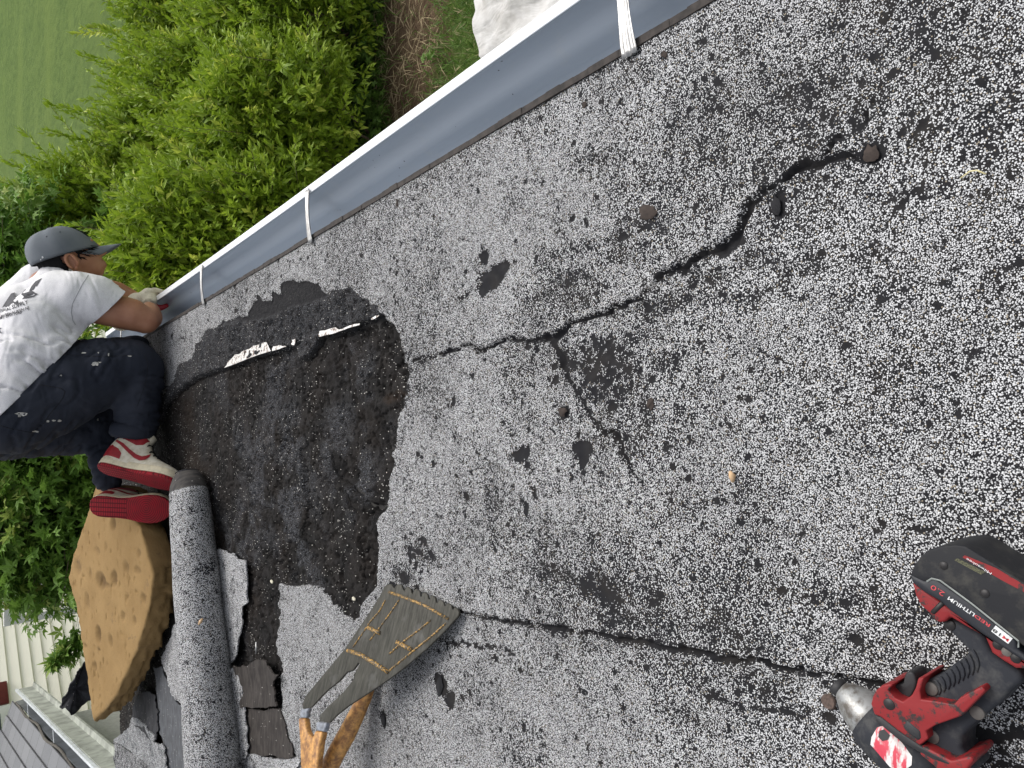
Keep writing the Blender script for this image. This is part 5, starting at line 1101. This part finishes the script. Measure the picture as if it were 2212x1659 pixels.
def gext(prof, s0, s1, name, mat, par, n=14):
    v = [GP(s0+(s1-s0)*i/n, w, z) for i in range(n+1) for w, z in prof]; k = len(prof); f = [(i*k+j, (i+1)*k+j, (i+1)*k+(j+1) % k, i*k+(j+1) % k) for i in range(n) for j in range(k)]
    f += [tuple(range(k)), tuple(n*k+j for j in range(k))[::-1]]; return MB().add(v, f).build(name, mat, par)
gu = gext([(-.118, .0), (-.112, .0), (-.108, -.085), (-.01, -.088), (-.004, -.01), (.002, -.01), (.002, -.095), (-.118, -.095)], -3, LG+.1, 'eave_gutter', g_in, ng)
gext([(-.012, -.003), (-.012, .006), (.010, .006), (.010, -.016), (.004, -.016), (.004, -.003)], -3, LG+.1, 'gutter_edge', g_lip, gu)
gext([(.003, -.018), (.012, -.022), (.010, -.14), (.003, -.14)], -3, LG+.05, 'gutter_face', g_out, gu)
gext([(-.30, -.096), (.055, -.1405), (.055, -.156), (-.30, -.156)], -3, LG, 'soffit', g_out, ng)
gext([(-2.0, -.157), (-.28, -.157), (-.28, GZ+.15), (-2.0, GZ+.15)], -3, LG-.4, 'wall', simple('grey_wall', (.4, .4, .38), .8), ng)
for X_, Y_ in [(62, 1530), (118, 1600)]:
    s_ = (P(X_, Y_, -.15)-Pb).dot(Gd); gext([(-.112, .004), (-.012, .008), (-.012, .011), (-.112, .007)], s_-.012, s_+.012, 'gutter_strap', g_lip, gu, 2)
wv_ = MB(); pts = [GP(LG*u, -.118+.012*math.sin(u*23), .012+.010*math.sin(u*17)) for u in np.linspace(-.6, 1.03, 40)]; wv_.tube(pts, .011, 6); wv_.build('roof_edge_strip', simple('mossy_edge', (.11, .10, .085), .9, scale=30, var=.5), ng, True)
# white dust sheet lying over something low
t = NT('dust_sheet'); fo = t.noise(5, 3, .5, t.mapping((2.2, 1, 1)), .6); sheet_m = t.fin(t.mix(t.ramp(t.noise(6, 4, .65), .40, .72), (.60, .59, .575), (.44, .425, .40)), .7); t.bump(t.math('ADD', fo, t.math('MULTIPLY', t.noise(60, 3), .04)), .5, .05)
def szf(x, y): return .035*np.sin(x*9+y*5+5*fbm(x, y, 3, 8))+.022*np.exp(-(np.abs(fbm(x*1.5+y, y*.6, 3, 9, 2)-.5)/.07)**2)-.02
flap('dust_sheet', [(1012, -300), (1015, 0), (1026, 80), (1044, 160), (1085, 330), (1240, 520), (1900, 420), (1900, -300)], -2.38, .006, sheet_m, 'crumpled white dust sheet spread on the ground beneath the gutter', 'dust sheet', amp=.012, sc=5, seed=21, step=.03, rag=3, zf=szf)
# grass blades and weeds near the wall
nb_ = 26000; bx = rng.uniform(1.2, 6.0, nb_); by = rng.uniform(3.0, 6.6, nb_); kp = (fbm(bx, by, 1.3, 61, 4) > .36) ; 
dmk = ((bx-dc.x-.1)/1.15)**2+((by-dc.y+.05)/.42)**2; kp &= (dmk > .8) | (rng.uniform(0, 1, nb_) < .12); hx = (bx-E0.x)*gn.x+(by-E0.y)*gn.y; kp &= hx > .1; bx, by = bx[kp], by[kp]; n = len(bx)
dv = unit(np.stack([rng.normal(size=n)*.6, rng.normal(size=n)*.6, np.ones(n)*.8], 1)); V, T, k = leafset(np.stack([bx, by, np.full(n, GZ)], 1), dv, rng.uniform(.05, .15, n), rng.uniform(.003, .006, n), .1)
gr = fast_mesh('grass', V, T, weed_m); tt = rng.uniform(0, 1, n); fcol(gr, 'tint', np.repeat(np.stack([tt, rng.uniform(0, 1, n), tt], 1), k, 0)); tag(gr, 'short mixed grass on the strip by the wall', 'grass', None, 'stuff')
nb_ = 9000; bx = rng.uniform(1.2, 6.2, nb_); by = rng.uniform(3.4, 7.0, nb_); kp = (fbm(bx, by, 1.1, 91, 4)+.20*(by-5.2) > .50); bx, by = bx[kp], by[kp]; dmk = ((bx-dc.x-.1)/1.15)**2+((by-dc.y+.05)/.42)**2; kp = dmk > .9; bx, by = bx[kp], by[kp]; n = len(bx)
dv = unit(np.stack([rng.normal(size=n), rng.normal(size=n), np.ones(n)*.35], 1)); V, T, k = leafset(np.stack([bx, by, GZ+rng.uniform(.02, .22, n)], 1), dv, rng.uniform(.04, .08, n), rng.uniform(.010, .02, n), .2, 5)
wd_ = fast_mesh('weeds', V, T, weed_m); tt = rng.uniform(0, 1, n); fcol(wd_, 'tint', np.repeat(np.stack([tt, tt*.7, tt], 1), k, 0)); tag(wd_, 'low broad leaved weeds at the foot of the shrubs', 'weeds', None, 'stuff')
n = 900; bx = rng.normal(dc.x, 1.1, n); by = rng.normal(dc.y, .45, n); dv = unit(np.stack([rng.normal(size=n), rng.normal(size=n), rng.uniform(0, .15, n)], 1)); V, T, k = leafset(np.stack([bx, by, GZ+rng.uniform(.01, .05, n)], 1), dv, rng.uniform(.08, .35, n), rng.uniform(.002, .004, n), .1)
sw = fast_mesh('dry_stalks', V, T, simple('dry_stalk', (.42, .33, .19), .8)); tag(sw, 'dry dead stalks strewn over the bare soil', 'dry stalks', None, 'stuff')
# far side of the lawn
ff = thing('far_fence', 'dark low fence with white posts at the far side of the lawn', 'fence', (14, 44, GZ))
mb = MB(); mb.box((14, 44, GZ+.5), (9, .05, .35)); mb.build('fence_panel', simple('dark_fence', (.06, .05, .045), .8), ff)
for k in range(10): MB().box((5.5+k*1.9, 43.9, GZ+.5), (.05, .05, .4)).build('post', wpaint, ff)
